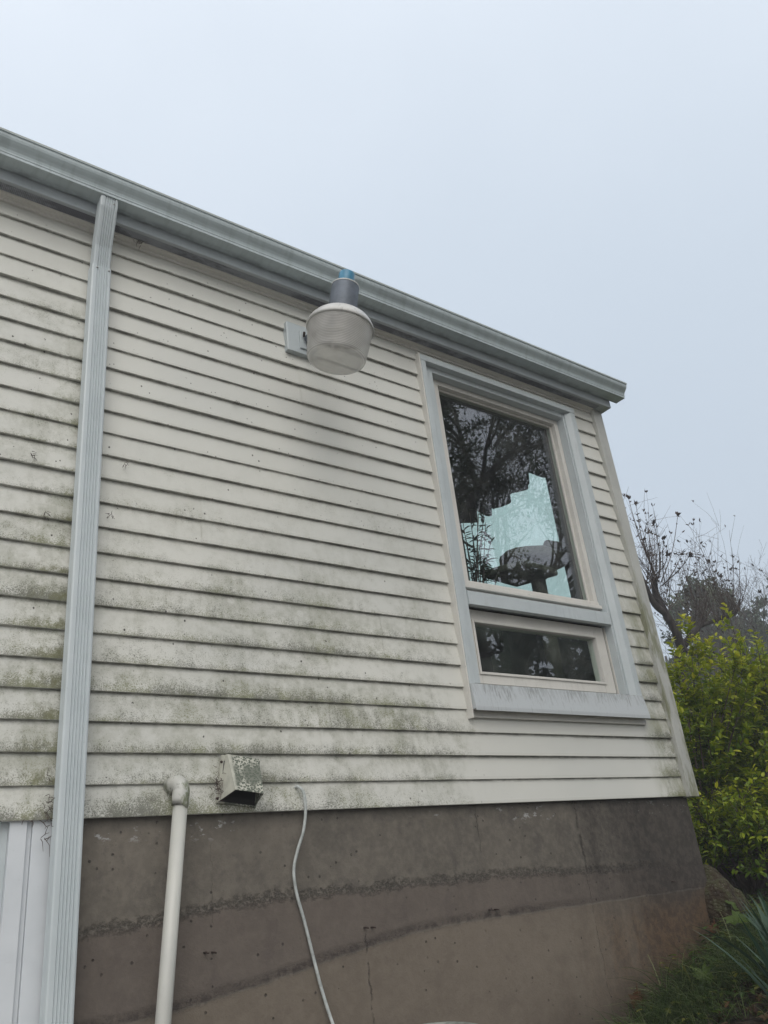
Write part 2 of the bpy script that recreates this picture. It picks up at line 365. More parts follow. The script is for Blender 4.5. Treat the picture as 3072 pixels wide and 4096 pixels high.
def m_glass(tint=(.935, .99, .96), refl=.78, ior=1.5):
    s = NT('window_glass')
    gm_ = s.n('ShaderNodeNewGeometry'); f = s.n('ShaderNodeFresnel'); s.set(f.inputs[0], s.math('ADD', 1.9, s.math('MULTIPLY', gm_.outputs['Backfacing'], 1/1.9-1.9)))
    k = s.math('MULTIPLY', f.outputs[0], refl, clamp=True)
    tr = s.n('ShaderNodeBsdfTransparent'); tr.inputs[0].default_value = (*tint, 1)
    gl = s.n('ShaderNodeBsdfGlossy'); gl.inputs['Roughness'].default_value = .0
    gl.inputs[0].default_value = (.95, .93, 1.0, 1)
    gl_n = s.bump(s.noise(1.6, 1, .5), .03, .02); s.t.links.new(gl_n, gl.inputs['Normal'])
    mx = s.n('ShaderNodeMixShader'); s.set(mx.inputs[0], k); s.t.links.new(tr.outputs[0], mx.inputs[1]); s.t.links.new(gl.outputs[0], mx.inputs[2])
    # thin film of dust
    df = s.n('ShaderNodeBsdfDiffuse'); df.inputs[0].default_value = (.5, .5, .48, 1)
    m2 = s.n('ShaderNodeMixShader'); s.set(m2.inputs[0], s.math('MULTIPLY', s.sstep(s.noise(5, 5, .7), .4, .8), .06)); s.t.links.new(mx.outputs[0], m2.inputs[1]); s.t.links.new(df.outputs[0], m2.inputs[2])
    return s.done(m2.outputs[0])
def m_refractor():
    s = NT('ribbed_acrylic'); x, y, z = s.xyz()
    wv = s.math('SINE', s.math('MULTIPLY', z, 2*math.pi/.0075))
    rib = s.math('MULTIPLY', wv, s.math('MAXIMUM', s.sstep(z, .085, .075), .25))
    n = s.noise(14, 4, .6)
    base = s.mix(s.sstep(n, .35, .7), (.80, .79, .77), (.66, .65, .63))
    p = s.pr(base, .22, normal=s.bump(rib, .55, .003), spec=.5)
    tl = s.n('ShaderNodeBsdfTranslucent'); s.set(tl.inputs[0], (.88, .87, .86))
    tr = s.n('ShaderNodeBsdfTransparent'); tr.inputs[0].default_value = (.86, .86, .84, 1)
    a = s.n('ShaderNodeMixShader'); a.inputs[0].default_value = .5; s.t.links.new(p, a.inputs[1]); s.t.links.new(tl.outputs[0], a.inputs[2])
    b = s.n('ShaderNodeMixShader'); s.set(b.inputs[0], s.math('ADD', s.math('ADD', .36, s.math('MULTIPLY', s.sstep(z, .012, .002), .16)), s.math('MULTIPLY', wv, .12))); s.t.links.new(a.outputs[0], b.inputs[1]); s.t.links.new(tr.outputs[0], b.inputs[2])
    return s.done(b.outputs[0])
def m_leaf(name, stops, rough=.5, trans=.35, spec=.35):
    s = NT(name); at = s.n('ShaderNodeAttribute', attribute_name='tint')
    t = s.math('ADD', at.outputs['Fac'], s.math('MULTIPLY', s.math('SUBTRACT', s.noise(6, 2), .5), .25))
    c = s.ramp(t, stops)
    p = s.pr(c, rough, spec=spec)
    tl = s.n('ShaderNodeBsdfTranslucent'); s.set(tl.inputs[0], c)
    a = s.n('ShaderNodeMixShader'); a.inputs[0].default_value = trans; s.t.links.new(p, a.inputs[1]); s.t.links.new(tl.outputs[0], a.inputs[2])
    return s.done(a.outputs[0])
def m_bark(name, a, b):
    s = NT(name); n = s.noise(18, 5, .7, k=(1, 1, .3))
    return s.done(s.pr(s.mix(s.sstep(n, .35, .65), a, b), .9, normal=s.bump(n, .5, .02), spec=.2))
def m_ground():
    s = NT('mulch_and_soil'); x, y, z = s.xyz()
    n = s.noise(30, 5, .75); n2 = s.noise(3, 4, .6); v = s.vor(45, k=(1, .45, 1))
    c = s.ramp(s.math('ADD', s.math('MULTIPLY', n, .7), s.math('MULTIPLY', v, .4)), [(.35, (.010, .008, .007)), (.55, (.035, .027, .021)), (.72, (.085, .062, .045))])
    far = s.math('MULTIPLY', s.sstep(x, 6.5, 9), s.sstep(n2, .2, .45))
    gr = s.mix(s.sstep(s.noise(.8, 5, .7), .35, .65), (.085, .11, .04), (.14, .15, .07))
    c = s.mix(far, c, gr)
    return s.done(s.pr(c, .95, normal=s.bump(s.math('ADD', n, v), .9, .03), spec=.2))
def m_boulder():
    s = NT('granite_boulder'); n = s.noise(9, 6, .75); v = s.vor(60)
    c = s.ramp(n, [(.3, (.012, .010, .008)), (.46, (.040, .028, .018)), (.58, (.055, .055, .028)), (.75, (.10, .085, .065))])
    c = s.mix(s.math('MULTIPLY', s.sstep(v, .3, .15), .3), c, (.22, .20, .17))
    return s.done(s.pr(c, .9, normal=s.bump(s.math('ADD', n, s.math('MULTIPLY', v, .3)), .9, .03), spec=.25))

M = {}
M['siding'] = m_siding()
M['cool'] = m_trim('cool_grey_trim', (.48, .525, .54), (.435, .48, .495), streak=.18, dirt=.15)
M['down'] = m_trim('downspout_metal', (.51, .56, .58), (.47, .52, .54), streak=.05, dirt=.15, rough=.33)
M['cream'] = m_trim('cream_vinyl', (.62, .605, .565), (.56, .55, .515), streak=.15, dirt=.45)
M['post'] = m_trim('corner_vinyl', (.46, .465, .435), (.40, .405, .38), streak=.35, dirt=.5, green=.85)
M['sill'] = m_sill()
M['concrete'] = m_concrete()
M['gutter'] = m_gutter()
M['soffit'] = m_soffit()
M['fascia'] = m_trim('fascia_metal', (.41, .45, .475), (.36, .395, .42), streak=.1, dirt=.3)
M['white'] = m_trim('white_door_vinyl', (.60, .63, .66), (.54, .57, .60), dirt=.1)
M['glass'] = m_glass()
M['darkseal'] = m_plain('dark_gasket', (.02, .02, .022), .6)
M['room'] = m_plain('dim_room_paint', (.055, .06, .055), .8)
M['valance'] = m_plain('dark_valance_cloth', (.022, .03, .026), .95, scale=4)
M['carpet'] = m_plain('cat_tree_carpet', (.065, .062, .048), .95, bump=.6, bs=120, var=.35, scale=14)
M['vent'] = m_vent()
M['pvc'] = m_pvc()
M['cable'] = m_plain('grey_cable_jacket', (.42, .45, .44), .5, var=.25, scale=30)
M['lampgrey'] = m_plain('weathered_lamp_metal', (.115, .135, .165), .55, .2, scale=14, var=.22)
M['lampdome'] = m_trim('lamp_dome_metal', (.52, .52, .50), (.40, .405, .40), streak=.6, rough=.35, dirt=.4)
M['blue'] = m_plain('blue_photocell_plastic', (.035, .20, .33), .38, scale=20)
M['refr'] = m_refractor()
M['bulb'] = m_plain('white_lamp_tube', (.72, .71, .68), .3)
M['socket'] = m_plain('white_ceramic', (.55, .54, .50), .4)
M['screw'] = m_plain('screw_metal', (.30, .30, .30), .35, .9)
M['rust'] = m_plain('dark_rust', (.035, .022, .018), .8)
M['roof'] = m_plain('asphalt_shingle', (.08, .08, .085), .95, bump=.6)
M['bark'] = m_bark('dark_bark', (.030, .026, .027), (.075, .066, .064))
M['barkfar'] = m_bark('grey_bark', (.06, .055, .055), (.10, .09, .088))
M['twig'] = m_bark('twig_brown', (.06, .048, .045), (.12, .095, .085))
M['shrub'] = m_leaf('shrub_leaf', [(0, (.045, .095, .010)), (.3, (.12, .20, .012)), (.6, (.29, .35, .014)), (1, (.54, .51, .035))])
M['ever'] = m_leaf('evergreen_leaf', [(0, (.028, .048, .030)), (.6, (.065, .10, .055)), (1, (.12, .15, .07))], trans=.15)
M['canopy'] = m_leaf('canopy_leaf', [(0, (.016, .028, .014)), (1, (.045, .07, .028))], trans=.2)
M['maple'] = m_leaf('maple_leaf', [(0, (.035, .075, .010)), (.6, (.075, .12, .014)), (1, (.19, .17, .02))])
M['grass'] = m_leaf('grass_blade', [(0, (.035, .065, .018)), (.6, (.10, .155, .05)), (1, (.24, .27, .12))])
M['strap'] = m_leaf('strap_leaf', [(0, (.028, .065, .040)), (1, (.07, .12, .075))], trans=.15)
M['litter'] = m_leaf('dead_leaf', [(0, (.035, .015, .010)), (.6, (.095, .038, .020)), (1, (.17, .10, .05))], trans=.1)
M['ground'] = m_ground()
M['boulder'] = m_boulder()
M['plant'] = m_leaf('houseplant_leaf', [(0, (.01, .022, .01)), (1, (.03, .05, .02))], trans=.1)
M['bucket'] = m_plain('scuffed_grey_plastic', (.20, .21, .19), .55, var=.45, scale=16)
M['bud'] = m_plain('brown_bud', (.05, .035, .03), .8)

# ------------------------------------------------------------------ ground
HX = [(-300, -2.2), (-12, -1.9), (-4, -1.6), (0, -1.5), (1, -1.28), (2, -.98), (3.2, -.58), (3.99, -.36), (5, -.2), (7, -.05), (9, .25), (14, 1.1), (22, 2.2), (40, 3.6), (120, 6), (600, 9)]
def h(x, y):
    for (a, p), (b, q) in zip(HX, HX[1:]):
        if x <= b: z = p+(q-p)*(x-a)/(b-a); break
    else: z = HX[-1][1]
    return z
def hn(x, y):
    d = math.hypot(x-3, y)
    return h(x, y) + (.018*math.sin(x*5.1+y*3)+.014*math.sin(y*7.3-x*2.2)+.01*math.sin(x*17+y*13))*(1 if y < -.15 or x > 4.3 else .3)
g = MB()
xs = sorted(set([-140, -60, -25, -12, -8, -5, -3, -2, -1] + [round(i*.12, 3) for i in range(0, 75)] + [9.5, 10, 11, 12, 13, 14, 16, 19, 22, 27, 33, 40, 60, 90, 140]))
ys = sorted(set([-140, -60, -30, -18, -12, -9, -7, -5.5, -4.5, -4] + [round(-3.6+i*.12, 3) for i in range(0, 70)] + [5, 6, 7.5, 9, 12, 16, 22, 30, 45, 80, 140]))
for x in xs:
    for y in ys: g.v.append((x, y, hn(x, y)))
ny = len(ys)
for i in range(len(xs)-1):
    for j in range(ny-1):
        a = i*ny+j; g.f.append((a, a+ny, a+ny+1, a+1)); g.t.append(0)
tag(g.build('ground', M['ground'], smooth=True), kind='structure')

# ------------------------------------------------------------------ house
house = empty('house', (2, 1.5, -1.0), label='cream vinyl clapboard house on a brown concrete foundation with a grey gutter', cat='house')
HOLE = (2.5405, 3.781, .715, 2.675)          # window opening in the cladding
NC = 24
def H(o): # keep parts in world coordinates although parented to the empty at the base
    o.matrix_parent_inverse = Matrix.Identity(4); o.location = (-2, -1.5, 1.0); return o
def hb(mb, name, mat, parent=None, **k):
    o = mb.build(name, mat, parent or house, **k)
    if parent is None or parent is house: o.location = (-2, -1.5, 1.0)
    return o
random.seed(5)
LIP = .013
def course_strip(mb, k, xa, xb, za, zb, dy):
    z0 = Z0+k*S
    def yy(z): return dy + LIP*(z-z0)/S
    n = 1
    # slightly bowed face: three rows
    zs = [za, za+(zb-za)*.12, zb] if zb-za > .05 else [za, zb]
    for p, q in zip(zs, zs[1:]):
        y0 = yy(p) + (.0 if p == za else -.0012); y1 = yy(q) + (0 if q == zb else -.0012)
        mb.quad((xa, y0, p), (xb, y0, p), (xb, y1, q), (xa, y1, q))
    if za <= z0+1e-6:     # butt edge and its return
        mb.quad((xa, dy, za), (xb, dy, za), (xb, dy+.003, za-.002), (xa, dy+.003, za-.002))
        mb.quad((xa, dy+.003, za-.002), (xb, dy+.003, za-.002), (xb, dy+LIP+.004, za+.001), (xa, dy+LIP+.004, za+.001))
sd_ = MB()
seams = {23: [1.067], 22: [1.067], 18: [1.772, 3.0], 19: [1.772], 20: [-1.2], 16: [.70], 17: [.70], 10: [1.256], 11: [1.256], 3: [1.748], 2: [1.748, 3.2], 6: [2.1], 7: [2.1], 0: [-.4], 12: [0.2], 13: [.2]}
for k in range(NC):
    z0 = Z0+k*S; z1 = min(z0+S, 2.757)
    xsn = [-7.0] + sorted(seams.get(k, [])) + [4.02]
    for i in range(len(xsn)-1):
        xa, xb = xsn[i], xsn[i+1] + (.012 if i < len(xsn)-2 else 0)
        dy = 0 if i % 2 == 0 else -.0032
        rects = []
        hx0, hx1, hz0, hz1 = HOLE
        if z1 > hz0 and z0 < hz1 and xb > hx0 and xa < hx1:
            if xa < hx0: rects.append((xa, hx0, z0, z1))
            if xb > hx1: rects.append((hx1, xb, z0, z1))
            if z0 < hz0: rects.append((max(xa, hx0), min(xb, hx1), z0, hz0))
            if z1 > hz1: rects.append((max(xa, hx0), min(xb, hx1), hz1, z1))
        else: rects.append((xa, xb, z0, z1))
        for a, b, c, d in rects: course_strip(sd_, k, a, b, c, d, dy)
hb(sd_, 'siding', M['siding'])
# gable side wall (faces +x) with an opening for its window
gb = MB(); SWy0, SWy1, SWz0, SWz1 = .44, 1.44, 1.50, 2.70
for k in range(NC):
    z0 = Z0+k*S; z1 = z0+S
    for a, b in ((.0, SWy0-.05), (SWy1+.05, 8.0)) if (z1 > SWz0-.05 and z0 < SWz1+.05) else ((.0, 8.0),):
        gb.quad((4.10, a, z0), (4.10, b, z0), (4.086, b, z1), (4.086, a, z1))
        gb.quad((4.10, a, z0), (4.10, b, z0), (4.084, b, z0), (4.084, a, z0))
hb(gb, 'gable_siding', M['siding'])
# corner post
cp = MB()
cp.box(4.010, 4.094, -.020, .06, Z0-.006, 2.757)
cp.box(4.002, 4.0095, -.0245, .02, Z0-.006, 2.757)
hb(cp, 'corner_post', M['post'], bevel=.003)
# foundation
fo = MB()
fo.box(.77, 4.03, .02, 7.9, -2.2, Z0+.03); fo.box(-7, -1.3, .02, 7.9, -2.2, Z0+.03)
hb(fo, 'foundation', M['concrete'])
for i, (x, z) in enumerate([(1.258, -.091), (1.284, -.093), (1.885, -.082), (1.9165, -.084), (2.506, -.0795), (2.537, -.081), (3.739, -.065)]):
    t = MB(); t.tube([(x, .03, z), (x+.003, .005, z-.001), (x+.006, -.004, z-.003)], [.0035, .003, .0025], 6)
    hb(t, 'wall_tie', M['rust'], smooth=True)
# underlayment / ceiling / interior room shell
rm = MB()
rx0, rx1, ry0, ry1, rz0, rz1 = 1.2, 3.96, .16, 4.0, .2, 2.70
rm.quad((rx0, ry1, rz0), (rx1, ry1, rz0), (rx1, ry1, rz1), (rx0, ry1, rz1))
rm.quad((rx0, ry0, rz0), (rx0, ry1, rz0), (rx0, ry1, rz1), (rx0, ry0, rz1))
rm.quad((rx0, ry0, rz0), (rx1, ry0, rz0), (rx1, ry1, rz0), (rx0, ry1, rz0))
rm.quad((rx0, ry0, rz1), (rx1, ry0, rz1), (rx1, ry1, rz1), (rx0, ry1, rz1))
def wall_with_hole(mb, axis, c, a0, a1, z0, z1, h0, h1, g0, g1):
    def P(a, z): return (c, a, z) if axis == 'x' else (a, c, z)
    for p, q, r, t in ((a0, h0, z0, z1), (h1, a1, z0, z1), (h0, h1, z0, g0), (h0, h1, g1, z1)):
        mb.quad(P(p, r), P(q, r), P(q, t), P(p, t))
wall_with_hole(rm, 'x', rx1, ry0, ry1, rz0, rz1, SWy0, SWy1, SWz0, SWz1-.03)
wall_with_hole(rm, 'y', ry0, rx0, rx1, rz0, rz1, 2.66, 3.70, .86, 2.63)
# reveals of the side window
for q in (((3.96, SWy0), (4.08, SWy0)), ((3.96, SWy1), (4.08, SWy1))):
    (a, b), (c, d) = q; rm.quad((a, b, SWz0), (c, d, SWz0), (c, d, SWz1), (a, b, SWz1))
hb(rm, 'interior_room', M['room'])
# roof: shallow slope going back from the eave
rf = MB(); rf.extrude([(-.13, 2.905), (8.2, 4.9), (8.2, 5.0), (-.13, 2.925)], -7.2, 4.16)
hb(rf, 'roof', M['roof'])
# soffit, fascia, frieze channel
sf = MB(); sf.box(-7.1, 4.1085, -.086, -.006, 2.7556, 2.762); hb(sf, 'soffit', M['fascia'])
pf = MB(); pf.quad((-7.1, -.073, 2.7545), (4.02, -.073, 2.7545), (4.02, -.033, 2.7545), (-7.1, -.033, 2.7545)); hb(pf, 'soffit_vent_strip', M['soffit'])
ch = MB(); ch.extrude([(-.033, 2.7548), (-.030, 2.7500), (-.018, 2.7488), (-.016, 2.7450), (-.006, 2.7440), (-.004, 2.733), (.008, 2.733), (.008, 2.7548)], -7.1, 4.0015)
hb(ch, 'soffit_channel', M['cream'])
fa = MB(); fa.extrude([(-.0905, 2.7545), (-.0865, 2.7545), (-.0865, 2.905), (-.0905, 2.905)], -7.1, 4.111)
fa.extrude([(-.0905, 2.7545), (.0, 2.7545), (.0, 2.905), (-.0905, 2.905)], 4.109, 4.1125)
fa.box(4.0945, 4.1125, .0, 8, 2.7545, 2.905)
hb(fa, 'fascia', M['fascia'], bevel=.0015)
# gutter
gt = MB()
prof = [(-.093, 2.898), (-.093, 2.807), (-.163, 2.807), (-.1655, 2.8085), (-.1655, 2.820), (-.168, 2.8225), (-.168, 2.830), (-.1715, 2.840), (-.179, 2.850), (-.189, 2.860), (-.1965, 2.869), (-.2005, 2.879), (-.2015, 2.890), (-.2065, 2.892), (-.2075, 2.9005), (-.199, 2.902), (-.198, 2.899)]
inner = [(y+(.0018 if y < -.12 else -.0018), z+.0022) for y, z in prof][::-1][1:]
gt.extrude(prof + inner, -7.2, 4.178, cap=False)
gt.extrude([p for p in prof], 4.177, 4.180)
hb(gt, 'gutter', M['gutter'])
# downspout
def ds_profile(w_, d_, ribs=5):
    p = []; x0, x1 = -w_/2, w_/2; r = .007
    # front face (y = 0 .. going back positive), ribs recessed
    p += [(x0, d_-r), (x0+.0022, d_*.72), (x0, d_*.66), (x0+.0022, d_*.52), (x0, d_*.46), (x0+.0022, d_*.32), (x0, d_*.26), (x0, r), (x0+r*.3, r*.3), (x0+r, 0)]
    a, b = x0+w_*.24, x1-w_*.14; st = (b-a)/ribs
    for i in range(ribs):
        c = a+st*(i+.5); p += [(c-st*.42, 0), (c-st*.10, .0050), (c+st*.10, .0050), (c+st*.42, 0)]
    p += [(x1-r, 0), (x1-r*.3, r*.3), (x1, r), (x1, d_-r), (x1-r, d_), (x0+r, d_)]
    return p
dn = MB(); W = .0815; DP = .056
def ring(cx, yf, z, w_, d_): return [(cx+a, yf+b, z) for a, b in ds_profile(w_, d_)]
dn.loft([ring(.789, -.066, z, W, DP) for z in (-1.42, -.5, .4, 1.4, 2.05, 2.508)], cap=False)
dn.loft([ring(.789, -.066, 2.508, W, DP), ring(.789, -.0645, 2.508, W-.009, DP-.004)], cap=False)
ds = hb(dn, 'downspout', M['down'])
d2 = MB(); d2.loft([ring(.789, -.0632, 2.46, W-.009, DP-.004), ring(.789, -.0635, 2.51, W-.009, DP-.004), ring(.7865, -.083, 2.60, W-.008, DP-.004), ring(.7795, -.152, 2.76, W-.006, DP), ring(.779, -.160, 2.806, W-.006, DP)], cap=False)
d2.build('upper_elbow', M['down'], ds)
def screw(pos, nrm, r=.0042):
    m = MB(); m.lathe([(0.0001, .004), (r*.6, .0037), (r, .002), (r, 0), (0.0001, 0)], 12)
    q = Vector(nrm).to_track_quat('Z', 'Y').to_matrix().to_4x4(); return m, Matrix.Translation(pos) @ q
for pos in ((.7700, -.066, 2.492), (.8185, -.066, 2.492), (.799, -.157, 2.778)):
    m, mt = screw(pos, (0, -1, .1)); m.build('screw', M['screw'], ds, smooth=True, M=mt)

# ---- main window
win = hb(MB().box(2.545, 3.78, .02, .15, .76, .80), 'window', M['darkseal'])
def wp(mb, name, mat, **k): return mb.build(name, mat, win, **k)
x0, x1, zb, zt = 2.538, 3.785, .74, 2.685
F1 = -.035; F2 = 0.0; SA = .048; GLa = .092
cs = MB()
def vbar(a, b, ya, yb, c, d): cs.box(a, b, ya, yb, c, d)
xi0, xi1 = 2.572, 3.7425       # face-1 inner edges
xj0, xj1 = 2.6415, 3.701       # face-2 inner edges
zf1, zf2 = 2.6485, 2.6165
# outer casing (face 1)
cs.box(x0+.003, xi0, F1, .02, .842, zf1-.0005); cs.box(xi1, x1, F1, .02, .842, zf1-.0005)
cs.box(x0+.001, x1, F1-.0015, .02, zf1, zt)
# chamfered return on the right jamb
cs.loft([[(xi1-.0005, F1, z), (xi1-.0005, .02, z), (xi1-.026, .02, z), (xi1-.026, F2-.006, z)] for z in (.843, zf1-.004)])
# inner casing (face 2)
cs.box(xi0+.0005, xj0, F2, .05, .86, zf1-.001); cs.box(xj1, xi1-.0265, F2-.001, .05, .86, zf1-.001)
cs.box(xj0+.0005, xj1-.0005, F2+.0015, .05, zf2, zf1+.004)
wp(cs, 'casing', M['cool'], bevel=.0018)
# cream channel on the outer left side
jc = MB(); jc.box(x0-.006, x0+.0025, -.031, .02, .692, 2.696); jc.box(x0+.0026, 2.60, -.0, .02, 2.6855, 2.700); jc.box(x0+.003, 3.80, -.012, .02, .698, .728); jc.box(x1+.0005, x1+.0065, -.012, .02, .70, 2.69)
jc.box(x0+.003, 3.79, -.028, .01, .7285, .7355)
wp(jc, 'trim_channel', M['cream'], bevel=.001)
# bottom sill panel
sp = MB(); sp.extrude([(-.036, .8475), (.06, .8725), (.06, .73), (-.048, .73), (-.049, .7215), (-.052, .7215), (-.0525, .74)], x0+.004, x1+.003)
wp(sp, 'sill', M['sill'], bevel=.0015)
# reveal boards between casing and sash
rv = MB(); rv.box(xj0-.02, xj0-.0005, .0505, .14, .86, 2.62); rv.box(xj1+.0005, xj1+.02, .0505, .14, .86, 2.62); rv.box(xj0, xj1, .0505, .14, zf2-.0005, zf2+.02)
wp(rv, 'reveal', M['cool'])
# mid rail
mrl = MB(); mrl.extrude([(-.010, 1.249), (-.010, 1.318), (.05, 1.345), (.10, 1.345), (.10, 1.262), (.04, 1.262), (.02, 1.249)], xj0+.0008, xj1-.0008)
wp(mrl, 'mid_rail', M['cool'], bevel=.0015)
# upper sash
us = MB(); ux0, ux1, uz0, uz1 = xj0+.001, xj1-.001, 1.3455, zf2-.001
gx0, gx1, gz0, gz1 = 2.716, 3.668, 1.402, 2.585
us.box(ux0, gx0, SA, .12, uz0, uz1); us.box(gx1, ux1, SA, .12, uz0, uz1)
us.box(gx0+.0003, gx1-.0003, SA+.001, .12, gz1, uz1-.0005); us.box(gx0+.0003, gx1-.0003, SA+.001, .12, uz0+.0005, gz0)
# glazing beads
for a, b, c, d in ((gx0, gx0+.012, gz0, gz1), (gx1-.012, gx1, gz0, gz1), (gx0+.012, gx1-.012, gz1-.012, gz1), (gx0+.012, gx1-.012, gz0, gz0+.004)):
    us.box(a, b, GLa-.014, GLa-.001, c, d)
us.box(ux0+.004, ux1-.004, SA-.024, SA-.0005, 1.352, 1.372); us.box(ux0+.010, ux1-.010, SA-.012, SA-.0006, 1.3725, 1.392)
wp(us, 'upper_sash', M['cream'], bevel=.0025)
ug = MB(); ug.box(gx0-.004, gx1+.004, GLa, GLa+.004, gz0-.004, gz1+.004)
wp(MB().box(gx0-.003, gx1+.003, GLa+.0015, GLa+.002, gz0-.003, gz1+.003) if False else ug, 'upper_pane', M['glass'])
# lower awning sash
lo = MB(); lz0, lz1 = .876, 1.2485; LY = .052
lgx0, lgx1, lgz0, lgz1 = 2.708, 3.606, .934, 1.182
lx0, lx1 = 2.668, 3.688
lo.box(lx0, lgx0, LY, .11, lz0, lz1); lo.box(lgx1, lx1, LY, .11, lz0, lz1)
lo.box(lgx0+.0003, lgx1-.0003, LY+.0008, .11, lgz1, lz1-.0004); lo.box(lgx0+.0003, lgx1-.0003, LY+.0008, .11, lz0+.0004, lgz0)
for a, b, c, d in ((lgx0-.014, lgx0, lgz0-.014, lgz1+.014), (lgx1, lgx1+.014, lgz0-.014, lgz1+.014), (lgx0, lgx1, lgz1, lgz1+.013), (lgx0, lgx1, lgz0-.013, lgz0)):
    lo.box(a, b, LY-.006, LY-.0003, c, d)
wp(lo, 'lower_sash', M['cream'], bevel=.002)
gk = MB(); gk.box(lx0-.006, lx0-.0006, LY+.004, .1, lz0, lz1); gk.box(lx1+.0006, lx1+.006, LY+.004, .1, lz0, lz1); gk.box(lx0, lx1, LY+.004, .1, lz1+.0006, lz1+.006); gk.box(lx0, lx1, LY+.004, .1, lz0-.006, lz0-.0006)
wp(gk, 'gasket', M['darkseal'])
for a_, b_ in ((xj0+.001, lx0-.0065), (lx1+.0065, xj1-.001)):
    wp(MB().box(a_, b_, LY-.008, .12, .872, 1.249), 'lower_frame', M['cream'])
lg = MB(); lg.box(lgx0-.004, lgx1+.004, LY+.022, LY+.026, lgz0-.004, lgz1+.004); wp(lg, 'lower_pane', M['glass'])
# window on the gable wall
w2 = hb(MB().box(4.055, 4.075, SWy0-.04, SWy0-.001, SWz0-.04, SWz1+.04).box(4.055, 4.075, SWy1+.001, SWy1+.04, SWz0-.04, SWz1+.04).box(4.055, 4.075, SWy0, SWy1, SWz1+.001, SWz1+.04).box(4.055, 4.075, SWy0, SWy1, SWz0-.04, SWz0-.001), 'window', M['cool'])
w2.location = (-2, -1.5, 1.0)
MB().box(4.063, 4.067, SWy0-.004, SWy1+.004, SWz0-.004, SWz1+.004).build('pane', M['glass'], w2)
# patio_door beneath, lower left
dr = hb(MB().box(.700, .763, .012, .09, -1.6, .352).box(.634, .6835, .010, .09, -1.6, .352).box(.684, .6995, .022, .09, -1.6, .352), 'patio_door', M['white'], bevel=.0015)
MB().box(-1.28, -1.1, .012, .09, -1.6, .352).build('frame', M['white'], dr)
MB().box(.612, .6335, .030, .06, -1.5, .34).box(-.25, -.15, .03, .06, -1.5, .34).build('stile', M['cool'], dr)
MB().box(-1.1, .6118, .045, .050, -1.5, .345).build('pane', M['glass'], dr)
MB().box(.7635, .7695, .03, .08, -1.6, .35).build('gap_shade_strip', M['darkseal'], dr)  # dark strip standing in for the shaded gap beside the trim
MB().box(-1.2, .75, .4, .41, -1.6, .3).build('curtain', M['room'], dr)

# ------------------------------------------------------------------ objects inside the window
va = MB(); n = 121; ring_ = []
for i in range(n):
    u = i/(n-1); y = .40+u*1.12
    uw = u*6.3+.22*math.sin(u*11)+.1*math.sin(u*23); ph = uw % 1
    zb_ = 2.43 + .02*math.sin(u*7+1) + (.055+.03*math.sin(u*13))*ph**2.2
    xx = 3.925 + .022*math.sin(u*2*math.pi*6.3) + .006*math.sin(u*80)
    ring_.append((xx, y, zb_))
for a, b in zip(ring_, ring_[1:]):
    va.quad(a, b, (b[0]+.01, b[1], 2.68), (a[0]+.01, a[1], 2.68)); va.quad((a[0]+.004, a[1], a[2]), (b[0]+.004, b[1], b[2]), (b[0]+.014, b[1], 2.68), (a[0]+.014, a[1], 2.68))
o = va.build('valance', M['valance'], smooth=True); tag(o, 'dark scalloped valance curtain hanging inside over the far side window', 'curtain')
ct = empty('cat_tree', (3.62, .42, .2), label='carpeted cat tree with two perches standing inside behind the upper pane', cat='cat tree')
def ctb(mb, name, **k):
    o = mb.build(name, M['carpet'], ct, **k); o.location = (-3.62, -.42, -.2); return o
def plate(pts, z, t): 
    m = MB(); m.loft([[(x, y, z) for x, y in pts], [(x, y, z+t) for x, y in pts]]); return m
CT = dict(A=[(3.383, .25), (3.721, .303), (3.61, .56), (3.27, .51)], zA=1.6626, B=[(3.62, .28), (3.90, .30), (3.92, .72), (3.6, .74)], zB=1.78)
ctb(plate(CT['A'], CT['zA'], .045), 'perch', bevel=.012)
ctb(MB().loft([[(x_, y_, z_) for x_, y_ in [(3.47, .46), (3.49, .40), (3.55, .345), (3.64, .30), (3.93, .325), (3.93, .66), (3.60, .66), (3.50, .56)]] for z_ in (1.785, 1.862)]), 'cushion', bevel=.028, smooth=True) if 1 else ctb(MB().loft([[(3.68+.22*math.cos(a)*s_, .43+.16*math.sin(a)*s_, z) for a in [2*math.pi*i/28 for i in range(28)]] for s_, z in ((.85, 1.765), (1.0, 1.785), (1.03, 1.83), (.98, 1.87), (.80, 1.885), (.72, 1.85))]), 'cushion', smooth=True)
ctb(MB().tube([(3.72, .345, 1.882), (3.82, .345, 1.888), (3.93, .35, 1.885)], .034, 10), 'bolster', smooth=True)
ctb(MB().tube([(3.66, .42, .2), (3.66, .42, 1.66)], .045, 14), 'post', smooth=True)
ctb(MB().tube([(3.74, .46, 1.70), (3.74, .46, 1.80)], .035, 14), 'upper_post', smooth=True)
ctb(MB().box(3.4, 3.92, .2, .75, .2, .25), 'base', bevel=.01)

